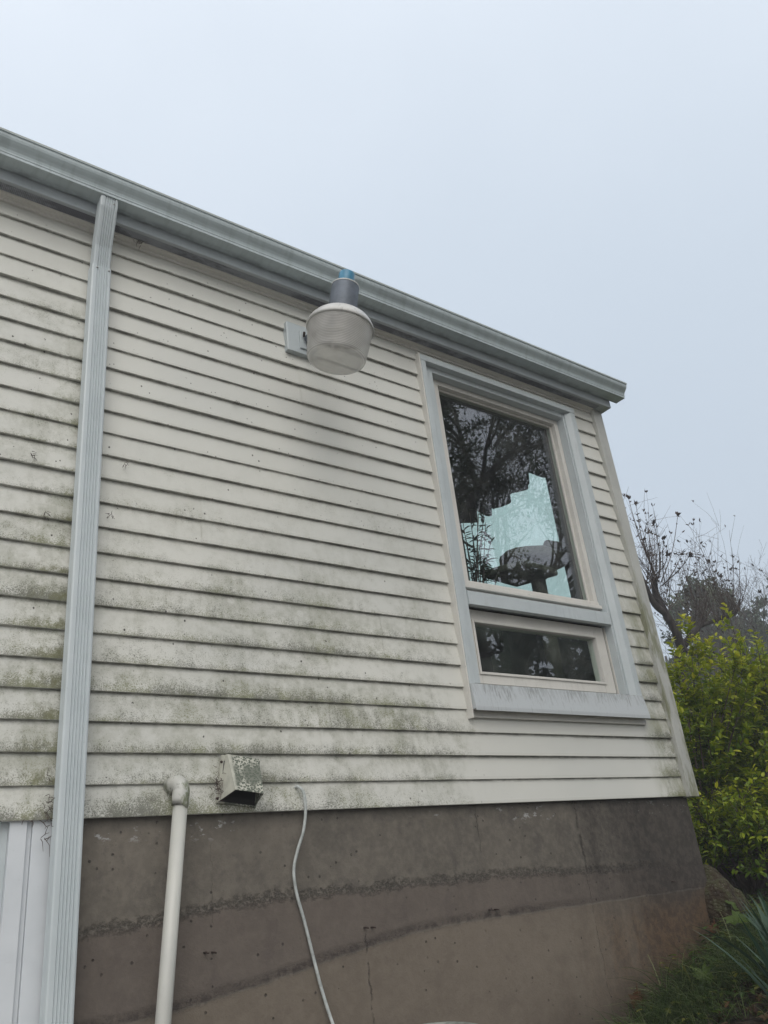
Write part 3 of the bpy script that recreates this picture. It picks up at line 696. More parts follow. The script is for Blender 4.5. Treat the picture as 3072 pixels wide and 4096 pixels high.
# ------------------------------------------------------------------ leaf tools
def leaf(mb, base, d, up, L, Wd, tint, fold=.25, droop=.1, pts=6):
    d = Vector(d).normalized(); up = Vector(up); s_ = d.cross(up)
    if s_.length < 1e-4: s_ = d.orthogonal()
    s_.normalize(); nrm = s_.cross(d)
    base = Vector(base)
    def P(u, v): return base + d*(u*L) + s_*(v*Wd) + nrm*(abs(v)*Wd*fold) - Vector((0, 0, 1))*(droop*L*u*u)
    n = len(mb.v)
    if pts == 4:
        mb.v += [tuple(P(0, 0)), tuple(P(.45, .5)), tuple(P(1, 0)), tuple(P(.45, -.5))]
        mb.f += [(n, n+1, n+2), (n, n+2, n+3)]; mb.t += [tint, tint]
    else:
        mb.v += [tuple(P(0, 0)), tuple(P(.28, .42)), tuple(P(.62, .44)), tuple(P(1, 0)), tuple(P(.62, -.44)), tuple(P(.28, -.42)), tuple(P(.5, 0))]
        mb.f += [(n, n+1, n+2, n+6), (n+6, n+2, n+3), (n, n+6, n+4, n+5), (n+6, n+3, n+4)]; mb.t += [tint]*4
def rv3(rg): 
    while 1:
        v = Vector((rg.uniform(-1, 1), rg.uniform(-1, 1), rg.uniform(-1, 1)))
        if .05 < v.length < 1: return v.normalized()

def grow(mb, rg, p, d, L, r, depth, spread=.6, up=.15, kids=3, seg=4, tips=None, wob=.18, rmin=.0015, lfac=.68, sides=5):
    pts = [Vector(p)]; rad = [r]; dd = Vector(d).normalized()
    for i in range(seg):
        dd = (dd + rv3(rg)*wob + Vector((0, 0, up*.35))).normalized()
        pts.append(pts[-1]+dd*L/seg); rad.append(max(rmin, r*(1-.55*(i+1)/seg)))
    mb.tube(pts, rad, max(3, sides), cap=False)
    if depth == 0:
        if tips is not None: tips.append((pts[-1].copy(), dd.copy()))
        return
    for k in range(kids):
        i = rg.randint(max(1, seg-2), seg) if k else seg
        q = pts[i]; a = rv3(rg); a = (a - dd*a.dot(dd)).normalized()
        nd = (dd + a*spread*rg.uniform(.5, 1.2) + Vector((0, 0, up))).normalized()
        grow(mb, rg, q, nd, L*lfac*rg.uniform(.75, 1.2), rad[i]*.75, depth-1, spread, up, kids, max(2, seg-1), tips, wob, rmin, lfac, sides-1)

blk = empty('blocker', (3.7, 1.1, .2), label='dark box added to block the bright side window behind the lower pane', cat='blocker')  # added box, keeps the side window's brightness out of the lower pane
for nm, bx in (('body', (-.22, .22, -.35, .42, 0, 1.50)), ('top', (-.235, .235, -.365, .435, 1.5005, 1.52))): MB().box(*bx).build(nm, M['room'], blk, bevel=.004)
# houseplant inside, lower left of the upper pane
hp = empty('houseplant', (3.16, .45, 1.38), label='leafy potted plant inside at the lower left of the upper pane', cat='potted plant')
rg = random.Random(3); lm = MB(); sm_ = MB()
for i in range(15):
    b = Vector((.0+rg.uniform(-.04, .04), rg.uniform(-.04, .04), 0)); tip = Vector((rg.uniform(-.12, .22), rg.uniform(-.1, .12), rg.uniform(.35, .80)))
    pts = [b, b.lerp(tip, .5)+Vector((0, 0, .05)), tip]; sm_.tube(pts, [.004, .003, .002], 5)
    for k in range(14):
        u = rg.uniform(.35, 1); q = b.lerp(tip, u)
        dd = rv3(rg); dd.z = abs(dd.z)*.5
        leaf(lm, q, dd, (0, 0, 1), rg.uniform(.04, .085), rg.uniform(.010, .024), rg.random(), droop=.3)
lm.build('foliage', M['plant'], hp, tint=True); sm_.build('stem', M['twig'], hp)
MB().lathe([(.001, -.2), (.09, -.2), (.12, 0), (.11, 0), (.001, -.02)], 24).build('pot', M['room'], hp, smooth=True)

# ------------------------------------------------------------------ security light
TILT = R(7.0); TX = R(8.9)
SLP = Vector((1.7391, -.35, 2.1574))
light = empty('security_light', tuple(SLP), (TX, TILT, 0), label='grey barn style security light with clear ribbed globe and blue photocell on an arm', cat='outdoor lamp')
def lp(mb, name, mat, parent=None, **k): return mb.build(name, mat, parent or light, **k)
# local z along the axis, 0 = bottom of refractor
ref = [(.001, .002), (.05, .0008), (.10, .0012), (.120, .0035), (.1285, .010), (.1315, .018)]
zz = .018
while zz < .175: zz += .005; ref.append((.1315 + .0175*((zz-.018)/.157), zz))
lp(MB().lathe(ref, 72), 'refractor', M['refr'], smooth=True)
lp(MB().lathe([(.149, .162), (.153, .163), (.1545, .168), (.1535, .174), (.1500, .182), (.1420, .197), (.1290, .214), (.112, .229), (.092, .242), (.074, .251), (.0635, .256)], 72), 'dome', M['lampdome'], smooth=True)
lp(MB().lathe([(.148, .172), (.13, .19), (.09, .21), (.05, .222), (.001, .224)], 48), 'inner_reflector', M['lampdome'], smooth=True)
lp(MB().lathe([(.0645, .246), (.0645, .30), (.064, .375), (.0637, .396), (.062, .4005), (.001, .4013)], 48), 'ballast_housing', M['lampgrey'], smooth=True, bevel=.001)
lp(MB().lathe([(.065, .3945), (.0655, .398), (.065, .4005), (.0625, .402)], 48), 'housing_rim', M['lampdome'], smooth=True)
lp(MB().lathe([(.0371, .402), (.0371, .466), (.0355, .473), (.031, .476), (.001, .4765)], 32), 'photocell', M['blue'], smooth=True)
lp(MB().lathe([(.0395, .4015), (.040, .4055), (.0375, .4075)], 32), 'photocell_collar', M['darkseal'], smooth=True)
lp(MB().lathe([(.001, .222), (.040, .222), (.038, .17), (.030, .150), (.024, .148), (.001, .147)], 32), 'socket', M['socket'], smooth=True)
for sx in (-.042, .042):
    lp(MB().box(sx-.012, sx+.012, -.012, .012, .165, .215), 'bracket', M['lampgrey'])
sp_ = []
for i in range(110):
    a = i*.26; sp_.append((.022*math.cos(a), .022*math.sin(a), .145-.075*i/110))
lp(MB().tube(sp_, .0075, 8), 'bulb', M['bulb'], smooth=True)
# arm back to the wall and wall plate (plate mounted on a white block)
inv = (Matrix.Translation(SLP) @ Euler((TX, TILT, 0)).to_matrix().to_4x4()).inverted()
def lw(mb, name, mat, **k):
    mb.v = [tuple(inv @ Vector(p)) for p in mb.v]; return lp(mb, name, mat, **k)
lw(MB().tube([(1.800, -.345, 2.44), (1.806, -.25, 2.478), (1.806, -.14, 2.502), (1.802, -.045, 2.508)], [.021, .021, .021, .021], 20), 'arm', M['lampgrey'], smooth=True)
lw(MB().box(1.790, 1.848, -.40, -.335, 2.42, 2.465), 'arm_clamp', M['lampgrey'], bevel=.006)
lw(MB().tube([(1.845, -.385, 2.445), (1.868, -.387, 2.448)], .008, 6), 'clamp_bolt', M['screw'])
lw(MB().loft([[(1.698, .01, z_+dz) for dz in (0,)] + [(1.698, -.022, z_), (1.703, -.025, z_), (1.862, -.025, z_), (1.867, -.022, z_), (1.867, .01, z_)] for z_ in (2.428, 2.598)]), 'mounting_block', M['cool'], bevel=.002)
lw(MB().box(1.765, 1.838, -.034, -.0255, 2.455, 2.560), 'wall_plate', M['cool'], bevel=.002)
lw(MB().tube([(1.790, -.036, 2.545), (1.778, -.055, 2.535), (1.785, -.04, 2.52)], .006, 8), 'hook', M['rust'], smooth=True)

# ------------------------------------------------------------------ vent hood, pipe, cable, bucket
vh = empty('vent_hood', (1.382, -.004, .436), (0, R(8), 0), label='lichen spotted metal dryer vent hood on the bottom siding course', cat='vent hood')
MB().box(-.074, .077, -.0085, .004, -.083, .080).build('flange', M['vent'], vh)
hd = MB()
tl, tr = (-.063, -.008, .079), (.066, -.008, .079)
fl_, fr_ = (-.054, -.098, -.052), (.056, -.098, -.052)
bl, br = (-.072, -.008, -.080), (.072, -.008, -.080)
t2l, t2r = (-.061, -.020, .081), (.064, -.020, .081)
hd.quad(t2l, t2r, fr_, fl_); hd.quad(tl, t2l, fl_, bl); hd.quad(tr, t2r, fr_, br); hd.quad(tl, tr, t2r, t2l)
ho = hd.build('hood', M['vent'], vh)
md = ho.modifiers.new('thick', 'SOLIDIFY'); md.thickness = .002
MB().box(-.066, .068, -.012, -.0088, -.078, .06).build('damper', M['darkseal'], vh)
for q in ((-.074, -.007, .055), (-.074, -.007, -.070)):
    m, mt = screw(q, (0, -1, 0), .005); m.build('screw', M['rust'], vh, smooth=True, M=mt)
pp = empty('vent_pipe', (.995, -.06, -1.3), label='pale plastic pipe with mossy elbow coming out of the wall between downspout and vent hood', cat='pipe')
def lpp(mb, name): 
    o = mb.build(name, M['pvc'], pp, smooth=True); o.location = (-.995, .06, 1.3); return o
lpp(MB().tube([(.995, -.06, -1.3), (1.090, -.06, -.26), (1.1435, -.06, .365)], .0238, 28), 'pipe')
el = []
cx, cz = 1.148, .415
for i in range(9):
    a = math.pi/2*i/8; el.append((cx-.004*(1-math.cos(a)), -.060+.040*math.sin(a)*1.0 if False else -.060+.034*(1-math.cos(a)), cz-.0+.034*math.sin(a)-.034))
path = [(1.1405, -.060, .350), (1.1415, -.060, .3515), (1.143, -.060, .372), (1.1455, -.060, .395)] + [(1.1465-.006*(1-math.cos(math.pi/2*i/7)), -.060+.028*(1-math.cos(math.pi/2*i/7)), .397+.028*math.sin(math.pi/2*i/7)) for i in range(8)] + [(1.135, .015, .425)]
lpp(MB().tube(path, [.0262, .0280, .0284, .0282] + [.0272]*8 + [.0272], 28), 'elbow')
cb = MB()
cpts = [(1.622, .02, .413), (1.626, -.012, .411), (1.640, -.022, .385), (1.6455, -.018, .326), (1.635, -.012, .258), (1.610, -.004, .192), (1.5955, .004, .127), (1.604, .006, .051), (1.628, .006, -.035), (1.656, .006, -.151), (1.681, .004, -.254), (1.710, -.004, -.356), (1.75, -.03, -.5), (1.79, -.06, -.75), (1.80, -.10, -1.05)]
def catmull(P, n=8):
    P = [Vector(p) for p in P]; o = []
    for i in range(len(P)-1):
        a = P[max(i-1, 0)]; b = P[i]; c = P[i+1]; d = P[min(i+2, len(P)-1)]
        for k in range(n):
            t = k/n; o.append(.5*((2*b)+(-a+c)*t+(2*a-5*b+4*c-d)*t*t+(-a+3*b-3*c+d)*t**3))
    o.append(P[-1]); return o
cb.tube(catmull(cpts), .0056, 12); tag(cb.build('cable', M['cable'], smooth=True), 'thin pale grey cable hanging from a hole in the siding down the concrete', 'cable')
MB_h = MB(); MB_h.lathe([(.001, .0), (.0095, .0)], 16)
bk = empty('bucket', (1.80, -.42, -.98), (R(4), R(-3), 0), label='scuffed grey plastic bin whose rim just shows against the concrete', cat='bin')
MB().lathe([(.001, 0), (.12, 0), (.165, .58), (.170, .585), (.170, .60), (.160, .60), (.158, .585), (.115, .02), (.001, .02)], 48).build('body', M['bucket'], bk, smooth=True)

# ------------------------------------------------------------------ debris on the wall
rg = random.Random(11); db = MB()
def twigs(n, c, s_, L):
    for i in range(n):
        p = Vector(c)+Vector((rg.gauss(0, s_[0]), rg.uniform(-.02, 0), rg.gauss(0, s_[1]))); d = rv3(rg); d.y *= .3; d.z -= .3
        q = p+d.normalized()*rg.uniform(.4, 1)*L; m = (p+q)/2+rv3(rg)*L*.15
        db.tube([p, m, q], [.0011, .0009, .0005], 4)
twigs(24, (.735, -.012, .35), (.008, .03), .035); twigs(7, (.715, .0, .325), (.02, .008), .03); twigs(4, (.73, .0, .28), (.01, .01), .06)
twigs(60, (1.296, -.018, .42), (.006, .02), .022); twigs(22, (.955, -.03, 2.745), (.012, .010), .03)
for c_ in ((.935, 1.62), (.885, 1.39), (.60, 1.58), (1.42, 2.05), (.66, 1.35)): twigs(9, (c_[0], -.004, c_[1]), (.006, .006), .018)
tag(db.build('twig_debris', M['twig'], smooth=False), 'brown twigs and nest debris caught behind the downspout and vent hood', 'twigs', kind='stuff')

# ------------------------------------------------------------------ boulder
def boulder(name, loc, sc, seed, label):
    b = bmesh.new(); bmesh.ops.create_icosphere(b, subdivisions=5, radius=1)
    from mathutils import noise as N
    for v in b.verts:
        p = v.co.copy(); k = 1+.28*N.noise(p*1.1+Vector((seed, 0, 0)))+.10*N.noise(p*3+Vector((0, seed, 0)))+.03*N.noise(p*9)
        v.co = Vector((p.x*sc[0], p.y*sc[1], p.z*sc[2]))*k
    me = bpy.data.meshes.new(name); b.to_mesh(me); b.free(); me.materials.append(M['boulder'])
    me.polygons.foreach_set('use_smooth', [True]*len(me.polygons))
    o = bpy.data.objects.new(name, me); col.objects.link(o); o.location = loc; return tag(o, label, 'boulder')
boulder('boulder', (4.10, .07, -.28), (.13, .20, .27), 3.3, 'mossy brown boulder leaning against the right end of the foundation')

# ------------------------------------------------------------------ shrubs
def shrub(name, base, rad, hgt, stems, seed, label, tw=13, lf=9, size=.05, tbias=0, cut=None, lean=(0, 0), zmin=.12):
    rg = random.Random(seed); root = empty(name, base, label=label, cat='shrub'); lm = MB(); st = MB()
    for i in range(stems):
        a = rg.uniform(0, 2*math.pi); rr = math.sqrt(rg.random()); e_ = rg.uniform(.55, 1.0)
        tip = Vector((math.cos(a)*rr*rad+lean[0], math.sin(a)*rr*rad+lean[1], hgt*e_*math.sqrt(max(.05, 1-.62*rr*rr))))
        if rg.random() < .3: tip.z *= rg.uniform(.25, .7)
        if rg.random() < .10: tip.z += hgt*.12
        b = Vector((math.cos(a)*rad*.12*rg.random(), math.sin(a)*rad*.12, 0))
        mid = b.lerp(tip, .5)+Vector((0, 0, hgt*.08))+rv3(rg)*.07
        P = catmull([b, mid, tip], 6); st.tube(P, [.009*(1-.8*k/len(P)) for k in range(len(P))], 4, cap=False)
        for k in range(tw):
            u = rg.uniform(.28, 1)**.8; idx = min(len(P)-2, int(u*(len(P)-1))); q = P[idx].lerp(P[idx+1], rg.random())
            if k == 0: q = P[-1]
            if q.z < zmin*hgt: continue
            outw = Vector((q.x, q.y, .3*q.z+.15)); outw.normalize()
            d = (outw*.8+rv3(rg)*.8+Vector((0, 0, .35))).normalized(); L = rg.uniform(.08, .20)
            if k == 0: d = (tip-mid).normalized()
            e1 = q+d*L; st.tube([q, q+d*L*.5+rv3(rg)*.01, e1], [.0028, .002, .0012], 3, cap=False)
            hz = min(1, max(0, (q.z/hgt)))
            for j in range(lf):
                v = (j+.5)/lf; pt = q.lerp(e1, v); sd2 = rv3(rg); sd2 = (sd2-d*sd2.dot(d)).normalized()
                ld = (d*.55+sd2*.8).normalized()
                young = v**2*.35
                t = max(0, min(1, .16+.46*hz**1.5*e_+young+rg.gauss(0, .12)+tbias))
                s2 = size*rg.uniform(.65, 1.15)
                up_ = (Vector((0, 0, 1))+rv3(rg)*.5)
                leaf(lm, pt, ld, up_, s2, s2*.48, t, fold=.3, droop=.15)
    st.build('stem', M['twig'], root); lm.build('foliage', M['shrub'], root, tint=True); return root
shrub('leafy_shrub', (5.35, .95, h(5.35, 0)-.02), .82, 1.78, 135, 21, 'yellow green leafy shrub right behind the house corner', size=.060, lf=15)
shrub('leafy_shrub', (6.55, .70, h(6.5, 0)), .9, 1.95, 120, 22, 'yellow green shrub at the right edge of the picture beyond the corner shrub', size=.060, lf=13, tbias=.03)
shrub('low_shrub', (4.95, .35, h(4.95, 0)-.02), .5, .66, 60, 23, 'low spreading green bush above the boulder', size=.05, tbias=-.05)
shrub('low_shrub', (5.75, -.25, h(5.75, 0)-.02), .55, .6, 50, 24, 'low green bush at the right edge beside the dark bank', size=.05, tbias=-.08)

# ------------------------------------------------------------------ bare tree behind the shrubs
import mathutils
CAMP = Vector((0, -CAM['D'], 0))
def far_tree(name, base, label, limbs, seed, mat, shoots=18, L=(.5, 1.3), budmat=None, thick=.004, twigk=4, kind_leaf=0):
    rg = random.Random(seed); root = empty(name, base, label=label, cat='tree'); tk = MB(); br = MB(); bd = MB()
    B = Vector(base)
    for pts, rads in limbs: tk.tube(catmull([Vector(p)-B for p in pts], 5), list(np.interp(np.linspace(0, 1, (len(pts)-1)*5+1), np.linspace(0, 1, len(rads)), rads)), 10)
    return root, tk, br, bd, B, rg
def upshoot(br, bd, rg, p, d, L, r, twk=5, buds=1):
    r = r*.8
    pts = [p]; dd = d.normalized(); n = 7
    for i in range(n):
        dd = (dd+rv3(rg)*.10+Vector((0, 0, .16))).normalized(); pts.append(pts[-1]+dd*L/n)
    br.tube(pts, [r*(1-.8*i/n) for i in range(n+1)], 4, cap=False)
    for k in range(twk):
        i = rg.randint(1, n); s_ = rv3(rg); e1 = pts[i]+(dd*.7+s_*.8).normalized()*L*rg.uniform(.12, .4)
        m = (pts[i]+e1)/2+rv3(rg)*.02
        br.tube([pts[i], m, e1], [r*.45, r*.35, r*.2], 3, cap=False)
        if rg.random() < .16*buds:
            for j in range(2): leaf(bd, e1, dd+rv3(rg)*.7, rv3(rg), rg.uniform(.03, .06), .02, .5, pts=4)
    if buds and rg.random() < .6:
        for j in range(rg.randint(3, 5)): leaf(bd, pts[-1]+rv3(rg)*.006, dd+rv3(rg)*.7, rv3(rg), rg.uniform(.028, .055), .018, .5, pts=4)
        for j in range(3):
            q = pts[rg.randint(n-3, n)]; leaf(bd, q+rv3(rg)*.006, dd+rv3(rg), rv3(rg), .022, .012, .5, pts=4)
def P9(px, py, dist=9.6):
    """world point at a horizontal distance from the photographer's spot (design-time survey of the tree)"""
    d = f_ + r_*((px-1536)/CAM['f']) + u_*((2048-py)/CAM['f']); k = dist/math.hypot(d.x, d.y); return CAMP+d*k
def z8(x, y, dd=9.6): return P9(2400+.4974*x, 1900+.4974*y, dd)
bt = z8(655, 1560); bb = Vector((bt.x, bt.y, h(bt.x, bt.y)-.1))
limbs = [([bb, bb.lerp(bt, .5)+Vector((.05, .02, 0)), bt, z8(660, 1400)], [.10, .08, .065, .06]),
         ([z8(660, 1410), z8(610, 1260, 9.5), z8(525, 1110, 9.4), z8(450, 960, 9.4), z8(435, 830, 9.3)], [.056, .048, .044, .04, .034]),
         ([z8(525, 1110, 9.4), z8(440, 1040, 9.3), z8(370, 900, 9.2), z8(300, 720, 9.2)], [.04, .035, .025, .015]),
         ([z8(670, 1380), z8(740, 1280, 9.7), z8(800, 1210, 9.8), z8(830, 1150, 9.9)], [.042, .036, .032, .03]),
         ([z8(800, 1215, 9.8), z8(900, 1180, 9.9), z8(1010, 1140, 10), z8(1090, 1110, 10), z8(1125, 1000, 10)], [.026, .022, .02, .016, .012]),
         ([z8(680, 1400), z8(760, 1430, 9.5), z8(880, 1420, 9.4), z8(1000, 1460, 9.3)], [.025, .02, .015, .01])]
root, tk, br, bd, B, rg = far_tree('bare_tree', tuple(bb), 'dark pruned bare tree with upright budding shoots behind the shrubs', limbs, 7, M['bark'])
def burst(c, n, L, spread, side=(0, 0, 1), twk=5, r=.0065):
    for i in range(n):
        d = Vector(side)+rv3(rg)*spread; d.z = abs(d.z)*.8+.25
        upshoot(br, bd, rg, c-B+rv3(rg)*.05, d, rg.uniform(*L), r*rg.uniform(.6, 1.2), twk)
for (a, b, Ls) in ((230, 190, 0), (290, 240, 0), (435, 390, 0), (625, 330, 0), (510, 520, 0), (655, 640, 0), (720, 650, 0), (545, 650, 0)):
    s0 = z8(rg.uniform(380, 560), rg.uniform(780, 900), 9.4); e0 = z8(a, b, 9.4+rg.uniform(-.4, .4)); md_ = s0.lerp(e0, .5)+Vector((rg.uniform(-.05, .05), rg.uniform(-.05, .05), .0))+(e0-s0).cross(Vector((0, 1, 0)))*rg.uniform(-.06, .1)
    P = catmull([s0-B, md_-B, e0-B], 6); br.tube(P, [.009*(1-.75*k/len(P)) for k in range(len(P))], 4, cap=False)
    for j in range(7): leaf(bd, P[-1]+rv3(rg)*.015, (P[-1]-P[-2]).normalized()+rv3(rg)*.6, rv3(rg), rg.uniform(.045, .08), .03, .5, pts=4)
    for k in range(9):
        q = P[rg.randint(5, len(P)-1)]; leaf(bd, q, rv3(rg)+Vector((0, 0, .8)), rv3(rg), .04, .02, .5, pts=4)
burst(z8(430, 840, 9.3), 24, (.4, 1.1), .75); burst(z8(380, 900, 9.2), 14, (.3, .9), .8, (-.3, 0, .8)); burst(z8(300, 700, 9.2), 8, (.3, .7), .5)
burst(z8(520, 1080, 9.4), 14, (.4, 1.0), .9, (.3, 0, .7)); burst(z8(830, 1150, 9.9), 22, (.35, 1.15), .95); burst(z8(780, 1230, 9.8), 16, (.4, 1.3), 1.1, (.2, 0, .5))
burst(z8(930, 1170, 9.9), 14, (.3, 1.0), .9, (.4, 0, .6)); burst(z8(1090, 1100, 10), 16, (.4, 1.0), .7, (.2, 0, .9)); burst(z8(1020, 1130, 10), 14, (.4, 1.3), .7)
burst(z8(1000, 1450, 9.4), 10, (.3, .9), .8, (.5, 0, .3)); burst(z8(700, 1350, 9.6), 9, (.4, 1.2), 1.1, (.3, 0, .4))
tk.build('trunk', M['bark'], root, smooth=True); br.build('branches', M['twig'], root); bd.build('buds', M['bud'], root)

def fine_tree(name, base, hgt, seed, label, spread=.75, depth=6, mat='barkfar', L=None, rt=.12, up=.12):
    rg = random.Random(seed); root = empty(name, base, label=label, cat='tree'); t = MB(); tips = []
    t.tube([(0, 0, -.2), (0, 0, hgt*.25)], [rt*1.2, rt], 8)
    for k in range(5):
        a = k*1.25+rg.random(); grow(t, rg, (0, 0, hgt*(.15+.03*k)), (math.cos(a)*.7, math.sin(a)*.7, 1), hgt*.26, rt*.5, depth, spread, up, 3, 4, tips, .22, .0026, .70, 5)
    t.build('trunk', M[mat], root); return root
p = P9(3090, 2480, 21); fine_tree('bare_tree', (p.x, p.y, h(p.x, p.y)), 5.4, 4, 'tall bare tree with fine twigs at the right edge in haze', spread=.75, depth=5, rt=.13)
p = P9(2830, 2480, 17); fine_tree('bare_tree', (p.x, p.y, h(p.x, p.y)), 4.2, 9, 'smaller twiggy bare tree behind the dark pruned tree', spread=.8, depth=5, rt=.08)

def evergreen(name, base, lobes, seed, label, n=5000, size=.16, mat='ever', trunk=.2, cat='tree', sparse=0):
    rg = random.Random(seed); root = empty(name, base, label=label, cat=cat); lm = MB(); B = Vector(base); tot = sum(l[3]**2 for l in lobes)
    st = MB(); top = max(l[2] for l in lobes)
    st.tube([(0, 0, -.3), (.05, 0, top*.5), (0, .05, top)], [trunk, trunk*.7, trunk*.2], 8)
    for (lx, ly, lz, lr) in lobes:
        st.tube([(0, 0, lz*.55), (lx*.6, ly*.6, lz*.85), (lx, ly, lz)], [trunk*.35, trunk*.25, .02], 5)
        k = int(n*lr*lr/tot); nc = max(6, int(k/38))
        for c in range(nc):
            cc = Vector((lx, ly, lz))+rv3(rg)*lr*(.45+.6*rg.random()**.6); cr = lr*rg.uniform(.16, .3)
            tt = rg.uniform(.1, .9)
            for j in range(38):
                q = cc+rv3(rg)*cr*rg.random()**.5
                leaf(lm, q, rv3(rg), rv3(rg), size*rg.uniform(.6, 1.3), size*.5*rg.uniform(.7, 1.2), min(1, max(0, tt+rg.gauss(0, .15))), pts=4)
    st.build('trunk', M['barkfar'], root); lm.build('crown', M[mat], root, tint=True); return root
def evp(px, py, dist): p = P9(px, py, dist); return p, h(p.x, p.y)
def ev(px_top, py_top, dist, width_px, seed, label, n=5000, size=.16, low=.25):
    top, z0 = evp(px_top, py_top, dist); W = width_px/CAM['f']*dist*1.15; H = top.z-z0; rg = random.Random(seed)
    lobes = []
    for i in range(9):
        u = (i+.5)/9; lobes.append((rg.uniform(-.5, .5)*W*.9*(1-.45*u), rg.uniform(-.4, .4)*W*.8, H*(low+(.86-low)*u), W*rg.uniform(.22, .34)))
    return evergreen('evergreen_tree', (top.x, top.y, z0), lobes, seed, label, n, size)
ev(2745, 2325, 24, 340, 31, 'rounded hazy evergreen directly behind the pruned tree', 9500)
ev(2880, 2390, 26, 300, 32, 'dark evergreen between the pruned tree and the tall bare tree', 8500)
ev(3110, 2200, 30, 240, 33, 'evergreen crown high at the right edge of the picture', 5500, size=.2, low=.35)
ev(2990, 2570, 28, 300, 34, 'low spreading evergreen behind the right shrub', 6000, size=.2, low=.1)
ev(2640, 2520, 30, 200, 35, 'far evergreen half hidden by the house corner', 4000, size=.2, low=.1)

# ------------------------------------------------------------------ trees in the garden behind the photographer (seen mirrored in the panes)
def garden_tree(base, hgt, rad, seed, label, n=9000, tp=None, arms=None):
    rg = random.Random(seed); root = empty('broadleaf_tree', base, label=label, cat='tree'); t = MB(); lm = MB(); tips = []
    fork = hgt*.38
    if tp:
        B_ = Vector(base); P_ = catmull([Vector(q)-B_ for q in tp], 4); t.tube(P_, [.17-.08*i/len(P_) for i in range(len(P_))], 10)
        for (st_, d_, L_, r_b, dp) in arms: grow(t, rg, Vector(st_)-B_, d_, L_, r_b, dp, .62, .06, 3, 4, tips, .16, .006, .70, 7)
    else: t.tube(catmull([(0, 0, -.2), (.1, 0, fork*.5), (0, .1, fork)], 4), [.22, .21, .2, .19, .18, .17, .16, .15, .15], 10)
    for k in range(0 if tp else 6):
        a = k*1.05+rg.random()*.5; grow(t, rg, (0, .1, fork*(.8+.05*k)), (math.cos(a)*.8, math.sin(a)*.8, .9), hgt*.22, .10, 4, .75, .10, 3, 4, tips, .2, .006, .72, 7)
    per = max(1, n//max(1, len(tips)))
    for q, d in tips:
        for j in range(per):
            c = q+rv3(rg)*rg.random()*.30
            leaf(lm, c, d+rv3(rg), rv3(rg), rg.uniform(.07, .13), rg.uniform(.03, .06), rg.random(), pts=4)
    t.build('trunk', M['bark'], root, smooth=True); lm.build('crown', M['canopy'], root, tint=True); return root
garden_tree((9.0, -6.4, h(9.0, 0)), 9.5, 4, 51, 'large forked tree behind the photographer mirrored in the upper pane', 34000,
    tp=[(9.0, -6.4, 0), (8.95, -6.4, 2.5), (9.2, -6.4, 5.6), (9.67, -6.4, 6.54)],
    arms=[((9.67, -6.4, 6.5), (-.25, .1, 1), 1.7, .075, 4), ((9.67, -6.4, 6.5), (.62, 0, .9), 2.0, .08, 4), ((9.67, -6.4, 6.45), (.1, .6, .9), 1.6, .05, 4), ((9.3, -6.4, 5.7), (.9, -.2, .5), 1.7, .05, 4),
          ((9.15, -6.4, 5.3), (-.9, .2, .6), 1.5, .05, 4), ((9.05, -6.4, 4.6), (-.6, .3, .3), 1.2, .04, 3), ((10.3, -6.4, 7.6), (.6, .1, .9), 1.5, .04, 4), ((9.5, -6.4, 7.4), (-.8, .1, .7), 1.5, .04, 4)])
garden_tree((12.0, -8.5, h(12, 0)), 10.5, 4, 52, 'second broadleaf tree farther back mirrored at the right of the pane', 20000)
garden_tree((5.2, -8.2, h(5.2, 0)), 9.5, 4, 53, 'broadleaf tree left of the mirrored tree behind the photographer', 22000)

# ------------------------------------------------------------------ plants on the bank
def strap_plant(name, base, n, L, seed, label, wd=.02, spread=.5, lean=(0, 0), mat='strap', cat='plant'):
    rg = random.Random(seed); m = MB()
    for i in range(n):
        a = rg.uniform(0, 2*math.pi); d = Vector((math.cos(a)*spread*rg.random()+lean[0], math.sin(a)*spread*rg.random()+lean[1], 1)).normalized()
        l = L*rg.uniform(.55, 1.1); p = Vector((rg.uniform(-.05, .05), rg.uniform(-.05, .05), 0)); s_ = d.cross(Vector((0, 0, 1)))
        if s_.length < .01: s_ = Vector((1, 0, 0))
        s_ = (s_.normalized()+rv3(rg)*.5).normalized(); K = 7; prev = None; t = rg.random(); bend = rg.uniform(.1, .9)
        for k in range(K+1):
            u = k/K; q = p+d*l*u+Vector((d.x, d.y, -.55))*l*bend*u*u*.6; w_ = wd*(1-u**2.5)*.5*(.6+.4*min(1, u*4)); cur = (q-s_*w_, q+s_*w_+Vector((0, 0, w_*.4)))
            if prev: m.quad(prev[0], prev[1], cur[1], cur[0], t=t)
            prev = cur
    o = m.build(name, M[mat], tint=True); o.location = base; return tag(o, label, cat)
strap_plant('strap_leaf_plant', (2.99, -.98, h(2.99, 0)), 60, .62, 61, 'clump of long blue green strap leaves at the lower right edge', wd=.03, spread=.42)
strap_plant('strap_leaf_plant', (3.50, -.80, h(3.50, 0)), 34, .42, 62, 'second smaller clump of strap leaves behind the first at the right edge', wd=.02, spread=.6)
strap_plant('strap_leaf_plant', (3.30, -.80, h(3.30, 0)), 55, .52, 65, 'dense middle clump of strap leaves filling the lower right corner', wd=.028, spread=.45, lean=(-.12, .05))
